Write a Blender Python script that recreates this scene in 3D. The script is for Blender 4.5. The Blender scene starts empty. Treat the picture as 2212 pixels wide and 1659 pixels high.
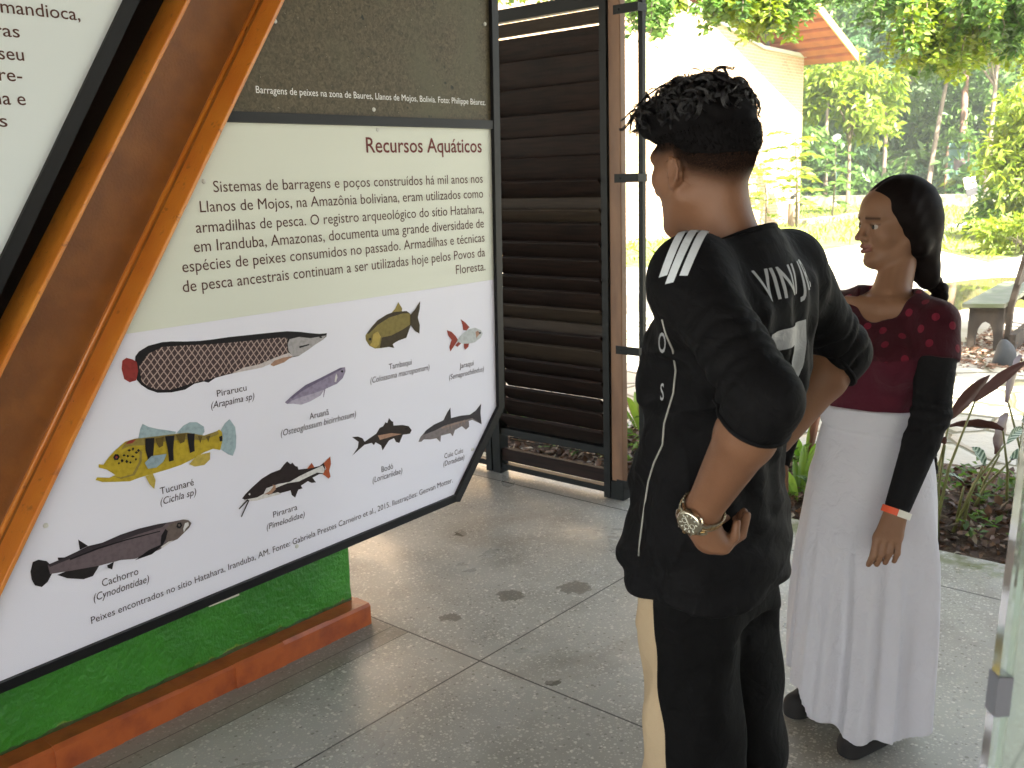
import bpy, math, random
import numpy as np
from mathutils import Vector, Matrix, Euler
from mathutils.bvhtree import BVHTree

# ------------------------------------------------------------------ camera, sky, sun, exposure
S = bpy.context.scene
COL = S.collection
EYE = np.array([0.0, 0.0, 1.6])
_f, _p, _r, _y = 2070.0, .2113, -.0315, .7165          # focal length in px of a 2212 px wide picture, pitch, roll, heading
_F = np.array([math.cos(_y), math.sin(_y), 0]); _R = np.array([math.sin(_y), -math.cos(_y), 0]); _Z = np.array([0, 0, 1.])
_u0 = math.sin(_p) * _F + math.cos(_p) * _Z
FW = math.cos(_p) * _F - math.sin(_p) * _Z
RT = math.cos(_r) * _R + math.sin(_r) * _u0
UP = -math.sin(_r) * _R + math.cos(_r) * _u0
cam_d = bpy.data.cameras.new('camera'); cam = bpy.data.objects.new('camera', cam_d); COL.objects.link(cam)
cam.matrix_world = Matrix(((RT[0], UP[0], -FW[0], EYE[0]), (RT[1], UP[1], -FW[1], EYE[1]), (RT[2], UP[2], -FW[2], EYE[2]), (0, 0, 0, 1)))
cam_d.sensor_width = 36; cam_d.lens = 36 * _f / 2212; cam_d.clip_start = .05; cam_d.clip_end = 500
cam_d.dof.use_dof = True; cam_d.dof.focus_distance = 2.3; cam_d.dof.aperture_fstop = 11
S.camera = cam
SUN_EL, SUN_DIR = math.radians(47), (-.55, -.835)       # direction on the ground towards the sun
W = bpy.data.worlds.new('World'); S.world = W; W.use_nodes = True
wn = W.node_tree; sky = wn.nodes.new('ShaderNodeTexSky'); sky.sky_type = 'NISHITA'; sky.sun_disc = False
sky.sun_elevation = SUN_EL; sky.sun_rotation = math.atan2(SUN_DIR[0], SUN_DIR[1]); sky.air_density = 1.0; sky.dust_density = 3.0
hz_ = wn.nodes.new('ShaderNodeHueSaturation'); hz_.inputs['Saturation'].default_value = .5; wn.links.new(sky.outputs[0], hz_.inputs['Color']); wn.links.new(hz_.outputs[0], wn.nodes['Background'].inputs[0]); wn.nodes['Background'].inputs[1].default_value = .095
sd = bpy.data.lights.new('sun', 'SUN'); sd.energy = 4.6; sd.angle = math.radians(.53); sd.color = (1, .95, .86)
sun = bpy.data.objects.new('sun', sd); COL.objects.link(sun)
sun.rotation_euler = Vector((SUN_DIR[0] * math.cos(SUN_EL), SUN_DIR[1] * math.cos(SUN_EL), math.sin(SUN_EL))).to_track_quat('Z', 'Y').to_euler()
S.view_settings.view_transform = 'Standard'; S.view_settings.look = 'None'; S.view_settings.gamma = 1
S.view_settings.exposure = 3.4
S.cycles.max_bounces = 8; S.cycles.diffuse_bounces = 4; S.cycles.transparent_max_bounces = 12; S.cycles.sample_clamp_indirect = 6
random.seed(7); RNG = np.random.default_rng(7)
PI = math.pi

# ------------------------------------------------------------------ helpers
def P(x, y, d):
    """a point of the place, surveyed as picture position and distance along the view axis"""
    return EYE + (FW + RT * (x - 1106) / _f - UP * (y - 829.5) / _f) * d

def tag(o, label=None, cat=None, group=None, kind=None):
    for k, v in (('label', label), ('category', cat), ('group', group), ('kind', kind)):
        if v: o[k] = v
    return o

def empty(name, loc, label, cat, group=None):
    o = bpy.data.objects.new(name, None); COL.objects.link(o); o.location = loc; o.empty_display_size = .1
    return tag(o, label, cat, group)

def link(name, me, mats=None, parent=None, smooth=False):
    o = bpy.data.objects.new(name, me); COL.objects.link(o)
    if mats is not None:
        for m in (mats if isinstance(mats, (list, tuple)) else [mats]): me.materials.append(m)
    if parent is not None:
        o.parent = parent; o.matrix_parent_inverse = Matrix.Translation(parent.location).inverted()
    if smooth and len(me.polygons): me.polygons.foreach_set('use_smooth', np.ones(len(me.polygons), bool))
    return o

def mesh_np(name, V, Fc, mi=None):
    """fast mesh from arrays; Fc (n,3) or (n,4)"""
    me = bpy.data.meshes.new(name); V = np.asarray(V, np.float32); Fc = np.asarray(Fc, np.int32); k = Fc.shape[1]
    me.vertices.add(len(V)); me.vertices.foreach_set('co', V.ravel())
    me.loops.add(Fc.size); me.loops.foreach_set('vertex_index', Fc.ravel())
    me.polygons.add(len(Fc)); me.polygons.foreach_set('loop_start', np.arange(0, Fc.size, k, dtype=np.int32))
    if mi is not None: me.polygons.foreach_set('material_index', np.asarray(mi, np.int32))
    me.update(calc_edges=True); me.validate()
    return me

class MB:
    """collects boxes, prisms, tubes, lathes into one mesh"""
    def __init__(s): s.v = []; s.f = []; s.m = []
    def add(s, vs, fs, m=0):
        n = len(s.v); s.v += [tuple(float(c) for c in v) for v in vs]; s.f += [tuple(i + n for i in f) for f in fs]; s.m += [m] * len(fs); return s
    def box(s, lo, hi, m=0, R=None, c=(0, 0, 0), bev=0):
        x0, y0, z0 = lo; x1, y1, z1 = hi
        if bev > 0:
            b = bev; vs = []; 
            pts = [(x0, y0), (x1, y0), (x1, y1), (x0, y1)]
            sg = [(1, 1), (-1, 1), (-1, -1), (1, -1)]
            def ring(ins, z): 
                r = []
                for (px, py), (sx, sy) in zip(pts, sg):
                    r += [(px + sx * ins, py + sy * (ins + b), z), (px + sx * (ins + b), py + sy * ins, z)] if (sx * sy < 0) == False else [(px + sx * (ins + b), py + sy * ins, z), (px + sx * ins, py + sy * (ins + b), z)]
                return r
            rings = [ring(b, z0), ring(0, z0 + b), ring(0, z1 - b), ring(b, z1)]
            vs = [v for r in rings for v in r]
            fs = [tuple(range(7, -1, -1)), tuple(range(24, 32))]
            for k in range(3):
                for i in range(8): fs.append((k * 8 + i, k * 8 + (i + 1) % 8, (k + 1) * 8 + (i + 1) % 8, (k + 1) * 8 + i))
        else:
            vs = [(x0, y0, z0), (x1, y0, z0), (x1, y1, z0), (x0, y1, z0), (x0, y0, z1), (x1, y0, z1), (x1, y1, z1), (x0, y1, z1)]
            fs = [(3, 2, 1, 0), (4, 5, 6, 7), (0, 1, 5, 4), (1, 2, 6, 5), (2, 3, 7, 6), (3, 0, 4, 7)]
        if R is not None: vs = [tuple(R @ Vector(v) + Vector(c)) for v in vs]
        return s.add(vs, fs, m)
    def prism(s, pts, axis, a, b, m=0):
        """polygon pts (2-D) pushed along axis from a to b"""
        n = len(pts)
        def mk(p, t): return {0: (t, p[0], p[1]), 1: (p[0], t, p[1]), 2: (p[0], p[1], t)}[axis]
        vs = [mk(p, a) for p in pts] + [mk(p, b) for p in pts]
        fs = [tuple(range(n)), tuple(range(2 * n - 1, n - 1, -1))] + [(i, i + n, (i + 1) % n + n, (i + 1) % n) for i in range(n)]
        return s.add(vs, fs, m)
    def tube(s, pts, r, n=8, m=0, cap=True):
        pts = [Vector(p) for p in pts]; rs = r if hasattr(r, '__len__') else [r] * len(pts)
        vs = []; fs = []; ref = None
        for i, p in enumerate(pts):
            t = (pts[min(i + 1, len(pts) - 1)] - pts[max(i - 1, 0)]).normalized()
            if ref is None: ref = t.orthogonal().normalized()
            a = (ref - t * ref.dot(t)).normalized(); ref = a; b = t.cross(a)
            for k in range(n):
                q = 2 * PI * k / n; vs.append(p + (a * math.cos(q) + b * math.sin(q)) * rs[i])
        for i in range(len(pts) - 1):
            for k in range(n): fs.append((i * n + k, i * n + (k + 1) % n, (i + 1) * n + (k + 1) % n, (i + 1) * n + k))
        if cap: fs += [tuple(range(n - 1, -1, -1)), tuple(range((len(pts) - 1) * n, len(pts) * n))]
        return s.add(vs, fs, m)
    def lathe(s, prof, c, n=24, m=0, R=None):
        vs = []; fs = []
        for r, z in prof:
            for k in range(n):
                q = 2 * PI * k / n; v = Vector((r * math.cos(q), r * math.sin(q), z))
                if R is not None: v = R @ v
                vs.append(v + Vector(c))
        for i in range(len(prof) - 1):
            for k in range(n): fs.append((i * n + k, i * n + (k + 1) % n, (i + 1) * n + (k + 1) % n, (i + 1) * n + k))
        fs += [tuple(range(n - 1, -1, -1)), tuple(range((len(prof) - 1) * n, len(prof) * n))]
        return s.add(vs, fs, m)
    def build(s, name, mats, parent=None, smooth=False):
        me = bpy.data.meshes.new(name); me.from_pydata(s.v, [], s.f); me.polygons.foreach_set('material_index', s.m); me.update()
        o = link(name, me, mats, parent, smooth)
        if smooth == 'auto': 
            me.set_sharp_from_angle(angle=math.radians(35))
        return o

# ---- materials
def mat(name, col=(.5, .5, .5), rough=.6, metal=0, spec=.5, noise=None, bump=None, coat=0):
    """noise=(scale, colour2, lo, hi) blotches of a second colour; bump=(scale, strength, distance)"""
    m = bpy.data.materials.new(name); m.use_nodes = True; nt = m.node_tree; b = nt.nodes['Principled BSDF']
    b.inputs['Base Color'].default_value = (*col, 1); b.inputs['Roughness'].default_value = rough; b.inputs['Metallic'].default_value = metal
    b.inputs['Specular IOR Level'].default_value = spec; b.inputs['Coat Weight'].default_value = coat
    if noise or bump:
        tc = nt.nodes.new('ShaderNodeTexCoord')
    if noise:
        col_node(nt, b, tc, col, noise)
    if bump:
        n = nt.nodes.new('ShaderNodeTexNoise'); n.inputs['Scale'].default_value = bump[0]; n.inputs['Detail'].default_value = 5
        nt.links.new(tc.outputs['Object'], n.inputs['Vector'])
        bp = nt.nodes.new('ShaderNodeBump'); bp.inputs['Strength'].default_value = bump[1]; bp.inputs['Distance'].default_value = bump[2]
        nt.links.new(n.outputs['Fac'], bp.inputs['Height']); nt.links.new(bp.outputs[0], b.inputs['Normal'])
    return m

def col_node(nt, b, tc, col, noise):
    n = nt.nodes.new('ShaderNodeTexNoise'); n.inputs['Scale'].default_value = noise[0]; n.inputs['Detail'].default_value = 6
    if len(noise) > 4:
        mp = nt.nodes.new('ShaderNodeMapping'); mp.inputs['Scale'].default_value = noise[4]; nt.links.new(tc.outputs['Object'], mp.inputs['Vector']); nt.links.new(mp.outputs[0], n.inputs['Vector'])
    else: nt.links.new(tc.outputs['Object'], n.inputs['Vector'])
    r = nt.nodes.new('ShaderNodeMapRange'); r.inputs[1].default_value = noise[2]; r.inputs[2].default_value = noise[3]; nt.links.new(n.outputs['Fac'], r.inputs[0])
    mx = nt.nodes.new('ShaderNodeMix'); mx.data_type = 'RGBA'; mx.inputs[6].default_value = (*col, 1); mx.inputs[7].default_value = (*noise[1], 1)
    nt.links.new(r.outputs[0], mx.inputs[0]); nt.links.new(mx.outputs[2], b.inputs['Base Color'])
    return mx

def N(nt, t, **kw):
    n = nt.nodes.new('ShaderNode' + t)
    for k, v in kw.items():
        if k[0] == 'i' and k[1:].isdigit(): n.inputs[int(k[1:])].default_value = v
        else: setattr(n, k, v)
    return n

def mth(nt, op, a, b=None, c=None, clamp=False):
    n = nt.nodes.new('ShaderNodeMath'); n.operation = op; n.use_clamp = clamp
    for i, v in enumerate((a, b, c)):
        if v is None: continue
        if isinstance(v, (int, float)): n.inputs[i].default_value = v
        else: nt.links.new(v, n.inputs[i])
    return n.outputs[0]

def mixc(nt, fac, a, b):
    n = nt.nodes.new('ShaderNodeMix'); n.data_type = 'RGBA'
    for i, v in ((0, fac), (6, a), (7, b)):
        if isinstance(v, (int, float)): n.inputs[i].default_value = v
        elif isinstance(v, tuple): n.inputs[i].default_value = (*v, 1)
        else: nt.links.new(v, n.inputs[i])
    return n.outputs[2]

def leaf_mat(name, c1, c2, trans=.35, rough=.45):
    m = bpy.data.materials.new(name); m.use_nodes = True; nt = m.node_tree; b = nt.nodes['Principled BSDF']; out = nt.nodes['Material Output']
    at = N(nt, 'Attribute', attribute_name='tint'); c = mixc(nt, at.outputs['Fac'], c1, c2)
    nt.links.new(c, b.inputs['Base Color']); b.inputs['Roughness'].default_value = rough; b.inputs['Specular IOR Level'].default_value = .35
    t = N(nt, 'BsdfTranslucent'); hs = N(nt, 'HueSaturation'); hs.inputs['Saturation'].default_value = 1.1; hs.inputs['Value'].default_value = 1.6
    nt.links.new(c, hs.inputs['Color']); nt.links.new(hs.outputs[0], t.inputs[0])
    mx = N(nt, 'MixShader', i0=trans); nt.links.new(b.outputs[0], mx.inputs[1]); nt.links.new(t.outputs[0], mx.inputs[2]); nt.links.new(mx.outputs[0], out.inputs[0])
    return m

# ---- leaves: folded blades, four points each
def leaves(name, pos, direc, size, mats, parent=None, width=.45, fold=.25, tint=None, mi=None, up=None):
    pos = np.asarray(pos, float); d = np.asarray(direc, float); n = len(pos); d = d / (np.linalg.norm(d, axis=1, keepdims=True) + 1e-9)
    size = np.broadcast_to(np.asarray(size, float), (n,))[:, None]
    upv = RNG.normal(0, .45, (n, 3)) + (np.array([0, 0, 1.]) if up is None else np.asarray(up))
    s = np.cross(d, upv); s /= np.linalg.norm(s, axis=1, keepdims=True) + 1e-9; nn = np.cross(s, d)
    mid = pos + d * size * .45
    V = np.stack([pos, mid + s * size * width * .5 + nn * size * fold * .3, pos + d * size - nn * size * fold * .4, mid - s * size * width * .5 + nn * size * fold * .3], 1).reshape(-1, 3)
    b = np.arange(n)[:, None] * 4
    Fc = np.concatenate([b + np.array([0, 1, 2]), b + np.array([0, 2, 3])], 1).reshape(-1, 3)
    me = mesh_np(name, V, Fc, None if mi is None else np.repeat(mi, 2))
    t = RNG.random(n) if tint is None else np.asarray(tint)
    a = me.attributes.new('tint', 'FLOAT', 'POINT'); a.data.foreach_set('value', np.repeat(t, 4).astype(np.float32))
    return link(name, me, mats, parent)

def rdir(n, down=0.0):
    v = RNG.normal(0, 1, (n, 3)); v[:, 2] -= down; return v / np.linalg.norm(v, axis=1, keepdims=True)

def crown_points(c, rad, n, clumps, spread=.32):
    """leaf positions gathered in uneven clumps through a crown's volume"""
    cc = rdir(clumps) * (RNG.random((clumps, 1)) ** .45) * np.asarray(rad) * .95 + np.asarray(c)
    w = RNG.random(clumps) + .3; w /= w.sum()
    k = RNG.choice(clumps, n, p=w); v = rdir(n) * (RNG.random((n, 1)) ** .5)
    return cc[k] + v * np.asarray(rad) * spread * (.6 + .8 * RNG.random((clumps, 1)))[k], cc, k

# ---- implicit surfaces for people and clothes
class SDF:
    def __init__(s, lo, hi, h):
        s.lo = np.array(lo, float); s.h = h; s.n = np.ceil((np.array(hi) - s.lo) / h).astype(int) + 1
        s.F = np.full(s.n, 9., np.float32)
        s.ax = [(s.lo[i] + np.arange(s.n[i]) * h).astype(np.float32) for i in range(3)]
    def sub(s, c0, c1):
        i0 = np.clip(np.floor((c0 - s.lo) / s.h).astype(int), 0, s.n); i1 = np.clip(np.ceil((c1 - s.lo) / s.h).astype(int) + 1, 0, s.n)
        sl = tuple(slice(a, b) for a, b in zip(i0, i1))
        if any(b <= a for a, b in zip(i0, i1)): return None, None
        x, y, z = s.ax[0][sl[0]][:, None, None], s.ax[1][sl[1]][None, :, None], s.ax[2][sl[2]][None, None, :]
        return sl, (x, y, z)
    def mix(s, sl, d, k, op):
        F = s.F[sl]
        if op == 'u':
            h = np.maximum(k - np.abs(F - d), 0) / max(k, 1e-6); s.F[sl] = np.minimum(F, d) - h * h * k * .25
        elif op == 's':
            d = -d; h = np.maximum(k - np.abs(F - d), 0) / max(k, 1e-6); s.F[sl] = np.maximum(F, d) + h * h * k * .25
    def cone(s, a, b, ra, rb=None, k=.02, op='u', flat=None):
        """tapered capsule; flat=(direction, factor) squeezes it along a direction"""
        rb = ra if rb is None else rb; a = np.array(a, float); b = np.array(b, float); m = max(ra, rb) + k + s.h * 2
        sl, X = s.sub(np.minimum(a, b) - m, np.maximum(a, b) + m)
        if sl is None: return s
        p = [X[i] - a[i] for i in range(3)]; ab = b - a; L2 = ab @ ab + 1e-12
        t = np.clip((p[0] * ab[0] + p[1] * ab[1] + p[2] * ab[2]) / L2, 0, 1)
        q = [p[i] - t * ab[i] for i in range(3)]
        if flat is not None:
            f = np.array(flat[0], float); f /= np.linalg.norm(f); g = q[0] * f[0] + q[1] * f[1] + q[2] * f[2]; e = 1 / flat[1] - 1
            q = [q[i] + g * f[i] * e for i in range(3)]
        d = np.sqrt(q[0] ** 2 + q[1] ** 2 + q[2] ** 2) - (ra + (rb - ra) * t)
        s.mix(sl, d.astype(np.float32), k, op); return s
    def ell(s, c, r, R=None, k=.02, op='u'):
        c = np.array(c, float); r = np.array(r, float); m = r.max() + k + s.h * 2
        sl, X = s.sub(c - m, c + m)
        if sl is None: return s
        p = [X[i] - c[i] for i in range(3)]
        if R is not None:
            R = np.array(R); p = [p[0] * R[0, i] + p[1] * R[1, i] + p[2] * R[2, i] for i in range(3)]
        k0 = np.sqrt((p[0] / r[0]) ** 2 + (p[1] / r[1]) ** 2 + (p[2] / r[2]) ** 2)
        k1 = np.sqrt((p[0] / r[0] ** 2) ** 2 + (p[1] / r[1] ** 2) ** 2 + (p[2] / r[2] ** 2) ** 2) + 1e-9
        s.mix(sl, (k0 * (k0 - 1) / k1).astype(np.float32), k, op); return s
    def trunk(s, prof, k=.03, pw=2.0):
        """prof rows z, cx, cy, half-width x, half-depth y"""
        prof = np.array(sorted(prof), float); z0, z1 = prof[0, 0], prof[-1, 0]; m = prof[:, 3:].max() + k + .02
        lo = np.array([prof[:, 1].min() - m, prof[:, 2].min() - m, z0 - k - .02]); hi = np.array([prof[:, 1].max() + m, prof[:, 2].max() + m, z1 + k + .02])
        sl, (x, y, z) = s.sub(lo, hi); zz = z.ravel()
        # smooth interpolation through the stations
        I = [np.interp(zz, prof[:, 0], prof[:, i]) for i in range(1, 5)]
        ker = np.hanning(max(3, int(.05 / s.h) | 1)); ker /= ker.sum()
        I = [np.convolve(np.pad(v, len(ker) // 2, mode='edge'), ker, 'valid')[:len(zz)][None, None, :] for v in I]
        e = (np.abs((x - I[0]) / I[2]) ** pw + np.abs((y - I[1]) / I[3]) ** pw) ** (1 / pw)
        d = (e - 1) * np.minimum(I[2], I[3]); d = np.maximum(d, np.maximum(z0 - z, z - z1))
        s.mix(sl, d.astype(np.float32), k, 'u'); return s
    def grids(s): return s.ax[0][:, None, None], s.ax[1][None, :, None], s.ax[2][None, None, :]
    def cut(s, fn, k=.004):
        """keep where fn(x,y,z) < 0"""
        d = np.broadcast_to(fn(*s.grids()), s.F.shape).astype(np.float32); h = np.maximum(k - np.abs(s.F - d), 0) / k; s.F = np.maximum(s.F, d) + h * h * k * .25; return s
    def warp(s, fn):
        s.F += np.where(np.abs(s.F) < .06, np.broadcast_to(fn(*s.grids()), s.F.shape), 0).astype(np.float32); return s
    def mesh(s, name):
        F = s.F; ins = F < 0
        # surface nets
        n = np.array(F.shape) - 1
        c = np.zeros(n, np.int8)
        for dx in (0, 1):
            for dy in (0, 1):
                for dz in (0, 1): c += ins[dx:dx + n[0], dy:dy + n[1], dz:dz + n[2]]
        act = np.argwhere((c > 0) & (c < 8)); idx = -np.ones(n, np.int32); idx[tuple(act.T)] = np.arange(len(act))
        acc = np.zeros((len(act), 3)); cnt = np.zeros(len(act))
        cor = [(i, j, k) for i in (0, 1) for j in (0, 1) for k in (0, 1)]
        for a in cor:
            for ax in range(3):
                if a[ax]: continue
                b = list(a); b[ax] = 1
                fa = F[tuple((act + a).T)]; fb = F[tuple((act + b).T)]; w = (fa < 0) != (fb < 0)
                t = fa / np.where(w, fa - fb, 1); p = act + np.array(a, float); p[:, ax] += np.where(w, t, 0)
                acc[w] += p[w]; cnt[w] += 1
        V = s.lo + acc / cnt[:, None] * s.h
        Q = []
        for ax in range(3):
            A = [slice(None)] * 3; B = [slice(None)] * 3; A[ax] = slice(0, -1); B[ax] = slice(1, None)
            a, b = ins[tuple(A)], ins[tuple(B)]; e = np.argwhere(a != b); o1, o2 = [(1, 2), (2, 0), (0, 1)][ax]
            ok = (e[:, o1] > 0) & (e[:, o2] > 0) & (e[:, o1] < n[o1]) & (e[:, o2] < n[o2]) & (e[:, ax] < n[ax]); e = e[ok]
            fl = a[tuple(e.T)]
            def cell(d1, d2): q = e.copy(); q[:, o1] += d1; q[:, o2] += d2; return idx[tuple(q.T)]
            q = np.stack([cell(-1, -1), cell(0, -1), cell(0, 0), cell(-1, 0)], 1); q[~fl] = q[~fl][:, ::-1]; Q.append(q)
        Q = np.concatenate(Q); Q = Q[(Q >= 0).all(1)]
        # light smoothing
        for lam in (.5, -.35, .5, -.35):
            sm = np.zeros_like(V); ct = np.zeros(len(V))
            for i in range(4):
                for j in (1, 3): np.add.at(sm, Q[:, i], V[Q[:, (i + j) % 4]]); np.add.at(ct, Q[:, i], 1)
            V = V + lam * (sm / np.maximum(ct, 1)[:, None] - V)
        return mesh_np(name, V, Q), V

def rot(ax, a): return np.array(Matrix.Rotation(a, 3, ax))
def sstep(a, b, x): t = np.clip((x - a) / (b - a), 0, 1); return t * t * (3 - 2 * t)
def attr(me, name, val):
    val = np.asarray(val, np.float32)
    a = me.attributes.new(name, 'FLOAT_VECTOR' if val.ndim == 2 else 'FLOAT', 'POINT'); a.data.foreach_set('vector' if val.ndim == 2 else 'value', val.ravel())

def text_mesh(body, bold=0, shear=0, cond=1, res=3):
    c = bpy.data.curves.new('txt', 'FONT'); c.body = body; c.resolution_u = res; c.offset = bold; c.shear = shear
    o = bpy.data.objects.new('txt', c); COL.objects.link(o); bpy.context.view_layer.update()
    dg = bpy.context.evaluated_depsgraph_get(); me = o.evaluated_get(dg).to_mesh()
    V = np.array([v.co[:] for v in me.vertices]); Fc = [tuple(p.vertices) for p in me.polygons]; o.evaluated_get(dg).to_mesh_clear()
    bpy.data.objects.remove(o); bpy.data.curves.remove(c)
    return V, Fc
# ------------------------------------------------------------------ the ground
def ground_mat():
    m = bpy.data.materials.new('pale_earth'); m.use_nodes = True; nt = m.node_tree; b = nt.nodes['Principled BSDF']; tc = N(nt, 'TexCoord')
    n1 = N(nt, 'TexNoise'); n1.inputs['Scale'].default_value = .35; n1.inputs['Detail'].default_value = 6; nt.links.new(tc.outputs['Object'], n1.inputs[0])
    n2 = N(nt, 'TexNoise'); n2.inputs['Scale'].default_value = 18; n2.inputs['Detail'].default_value = 8; nt.links.new(tc.outputs['Object'], n2.inputs[0])
    c = mixc(nt, n2.outputs[0], (.30, .27, .21), (.46, .43, .36)); r = N(nt, 'MapRange', i1=.52, i2=.66); nt.links.new(n1.outputs[0], r.inputs[0])
    c = mixc(nt, r.outputs[0], c, (.16, .17, .07)); nt.links.new(c, b.inputs['Base Color']); b.inputs['Roughness'].default_value = .8
    bp = N(nt, 'Bump'); bp.inputs['Strength'].default_value = .4; bp.inputs['Distance'].default_value = .03; nt.links.new(n2.outputs[0], bp.inputs['Height']); nt.links.new(bp.outputs[0], b.inputs['Normal'])
    return m
tag(MB().box((-40, -90, -.6), (150, 120, -.035)).build('ground', ground_mat()), 'pale trodden earth and gravel of the open yard', 'ground', kind='structure')

def terrazzo():
    m = bpy.data.materials.new('terrazzo'); m.use_nodes = True; nt = m.node_tree; b = nt.nodes['Principled BSDF']; tc = N(nt, 'TexCoord')
    sep = N(nt, 'SeparateXYZ'); nt.links.new(tc.outputs['Object'], sep.inputs[0]); X, Y = sep.outputs[0], sep.outputs[1]
    def noise(s, d=5, w=0):
        n = N(nt, 'TexNoise'); n.inputs['Scale'].default_value = s; n.inputs['Detail'].default_value = d; n.inputs['Distortion'].default_value = w; nt.links.new(tc.outputs['Object'], n.inputs['Vector']); return n.outputs[0]
    def ramp(v, a, c): r = N(nt, 'MapRange', i1=a, i2=c); nt.links.new(v, r.inputs[0]); return r.outputs[0]
    def chips(scale, th, seed):
        mp = N(nt, 'Mapping'); mp.inputs['Location'].default_value = (seed, seed * 2, seed); nt.links.new(tc.outputs['Object'], mp.inputs[0])
        v = N(nt, 'TexVoronoi'); v.inputs['Scale'].default_value = scale; nt.links.new(mp.outputs[0], v.inputs['Vector'])
        s2 = N(nt, 'SeparateColor'); nt.links.new(v.outputs['Color'], s2.inputs[0])
        big = mth(nt, 'MULTIPLY', mth(nt, 'POWER', s2.outputs[0], 3.0), th)
        return mth(nt, 'LESS_THAN', v.outputs['Distance'], big), s2.outputs[1]
    base = mixc(nt, ramp(noise(1.3, 6, .6), .3, .75), (.275, .272, .238), (.40, .395, .352))
    base = mixc(nt, mth(nt, 'MULTIPLY', ramp(noise(4, 6), .5, .75), .5), base, (.16, .15, .12))
    k1, v1 = chips(95, .62, 3); k2, _ = chips(150, .6, 9); k3, _ = chips(60, .36, 5)
    c = mixc(nt, k2, base, (.44, .42, .36)); c = mixc(nt, mth(nt, 'MULTIPLY', k3, .7), c, (.16, .15, .125)); c = mixc(nt, mth(nt, 'MULTIPLY', k1, mth(nt, 'ADD', mth(nt, 'MULTIPLY', v1, .6), .3)), c, (.62, .60, .53))
    # brown worn stains and small puddle marks, each with its own outline
    st = ramp(noise(.9, 5, 1.2), .56, .70); c = mixc(nt, mth(nt, 'MULTIPLY', st, .45), c, (.17, .135, .09))
    wet = None
    for (x, y, r, e) in ((2.62, 2.33, .05, .03), (2.83, 2.17, .06, .03), (2.34, 2.38, .035, .028), (3.0, 2.95, .035, .03), (2.2, 1.78, .02, .02), (3.03, 1.35, .025, .02)):
        dx = mth(nt, 'SUBTRACT', X, x); dy = mth(nt, 'SUBTRACT', Y, y)
        dd = mth(nt, 'SQRT', mth(nt, 'ADD', mth(nt, 'MULTIPLY', dx, dx), mth(nt, 'MULTIPLY', dy, dy)))
        dd = mth(nt, 'ADD', dd, mth(nt, 'MULTIPLY', mth(nt, 'SUBTRACT', noise(30, 3), .5), e * 3))
        w = mth(nt, 'LESS_THAN', dd, r); wet = w if wet is None else mth(nt, 'MAXIMUM', wet, w)
    c = mixc(nt, mth(nt, 'MULTIPLY', wet, .62), c, (.08, .07, .052))
    # cut joints of the slabs
    jt = None
    for v, at, w in ((X, 2.163, .0035), (X, 3.695, .005), (Y, 2.068, .0032), (Y, .52, .0028), (X, .63, .003)):
        q = mth(nt, 'LESS_THAN', mth(nt, 'ABSOLUTE', mth(nt, 'SUBTRACT', v, at)), w); jt = q if jt is None else mth(nt, 'MAXIMUM', jt, q)
    for at in (2.42, 2.50):
        q = mth(nt, 'MULTIPLY', mth(nt, 'LESS_THAN', mth(nt, 'ABSOLUTE', mth(nt, 'SUBTRACT', Y, at)), .0018), mth(nt, 'LESS_THAN', X, 2.16)); jt = mth(nt, 'MAXIMUM', jt, q)
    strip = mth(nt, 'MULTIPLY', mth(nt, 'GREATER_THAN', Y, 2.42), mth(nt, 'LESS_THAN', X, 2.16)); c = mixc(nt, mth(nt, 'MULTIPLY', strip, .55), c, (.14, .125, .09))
    edge = ramp(mth(nt, 'ADD', X, mth(nt, 'MULTIPLY', noise(9, 4), .12)), 3.93, 4.0); c = mixc(nt, mth(nt, 'MULTIPLY', edge, ramp(noise(14, 4), .4, .6)), c, (.13, .14, .05))
    c = mixc(nt, mth(nt, 'MULTIPLY', jt, .9), c, (.035, .03, .025)); nt.links.new(c, b.inputs['Base Color'])
    rg = mth(nt, 'ADD', mth(nt, 'MULTIPLY', ramp(noise(1.7, 5, .8), .35, .65), .30), .27); rg = mth(nt, 'SUBTRACT', rg, mth(nt, 'MULTIPLY', wet, .12)); nt.links.new(rg, b.inputs['Roughness'])
    bp = N(nt, 'Bump'); bp.inputs['Strength'].default_value = .25; bp.inputs['Distance'].default_value = .002
    h = mth(nt, 'SUBTRACT', mth(nt, 'MULTIPLY', noise(140, 3), .5), mth(nt, 'MULTIPLY', jt, 3)); nt.links.new(h, bp.inputs['Height']); nt.links.new(bp.outputs[0], b.inputs['Normal'])
    return m
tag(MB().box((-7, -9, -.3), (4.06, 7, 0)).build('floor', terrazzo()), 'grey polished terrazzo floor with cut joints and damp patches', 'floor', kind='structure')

# pavilion roof above the exhibits: flat boarded deck out of view, its reach set to keep the floor shaded
roofm = mat('roof_boards', (.10, .06, .035), .6, noise=(6, (.06, .035, .02), .4, .7, (1, 8, 1)))
rf = MB()
rf.box((-7.0, -9, 3.3), (4.9, 7, 3.42))
R0 = empty('pavilion_roof', (0, 0, 0), 'boarded roof deck over the exhibition floor', 'roof')
rf.build('roof_deck', roofm, R0)
postm = mat('dark_post', (.06, .05, .045), .5)
tag(MB().box((-3.0, -5.2, 0), (4.6, -5.05, 3.29)).build('shade_wall', mat('brown_wall', (.12, .075, .05), .7)), 'unseen brown wall added behind the viewer to darken the pavilion', 'wall')  # out of view, added to cut the daylight reaching the exhibits
for x, y in ((-6.8, -8), (4.5, -8), (-6.8, 6.5)): MB().box((x - .07, y - .07, 0), (x + .07, y + .07, 3.3)).build('post', postm, R0)

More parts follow.
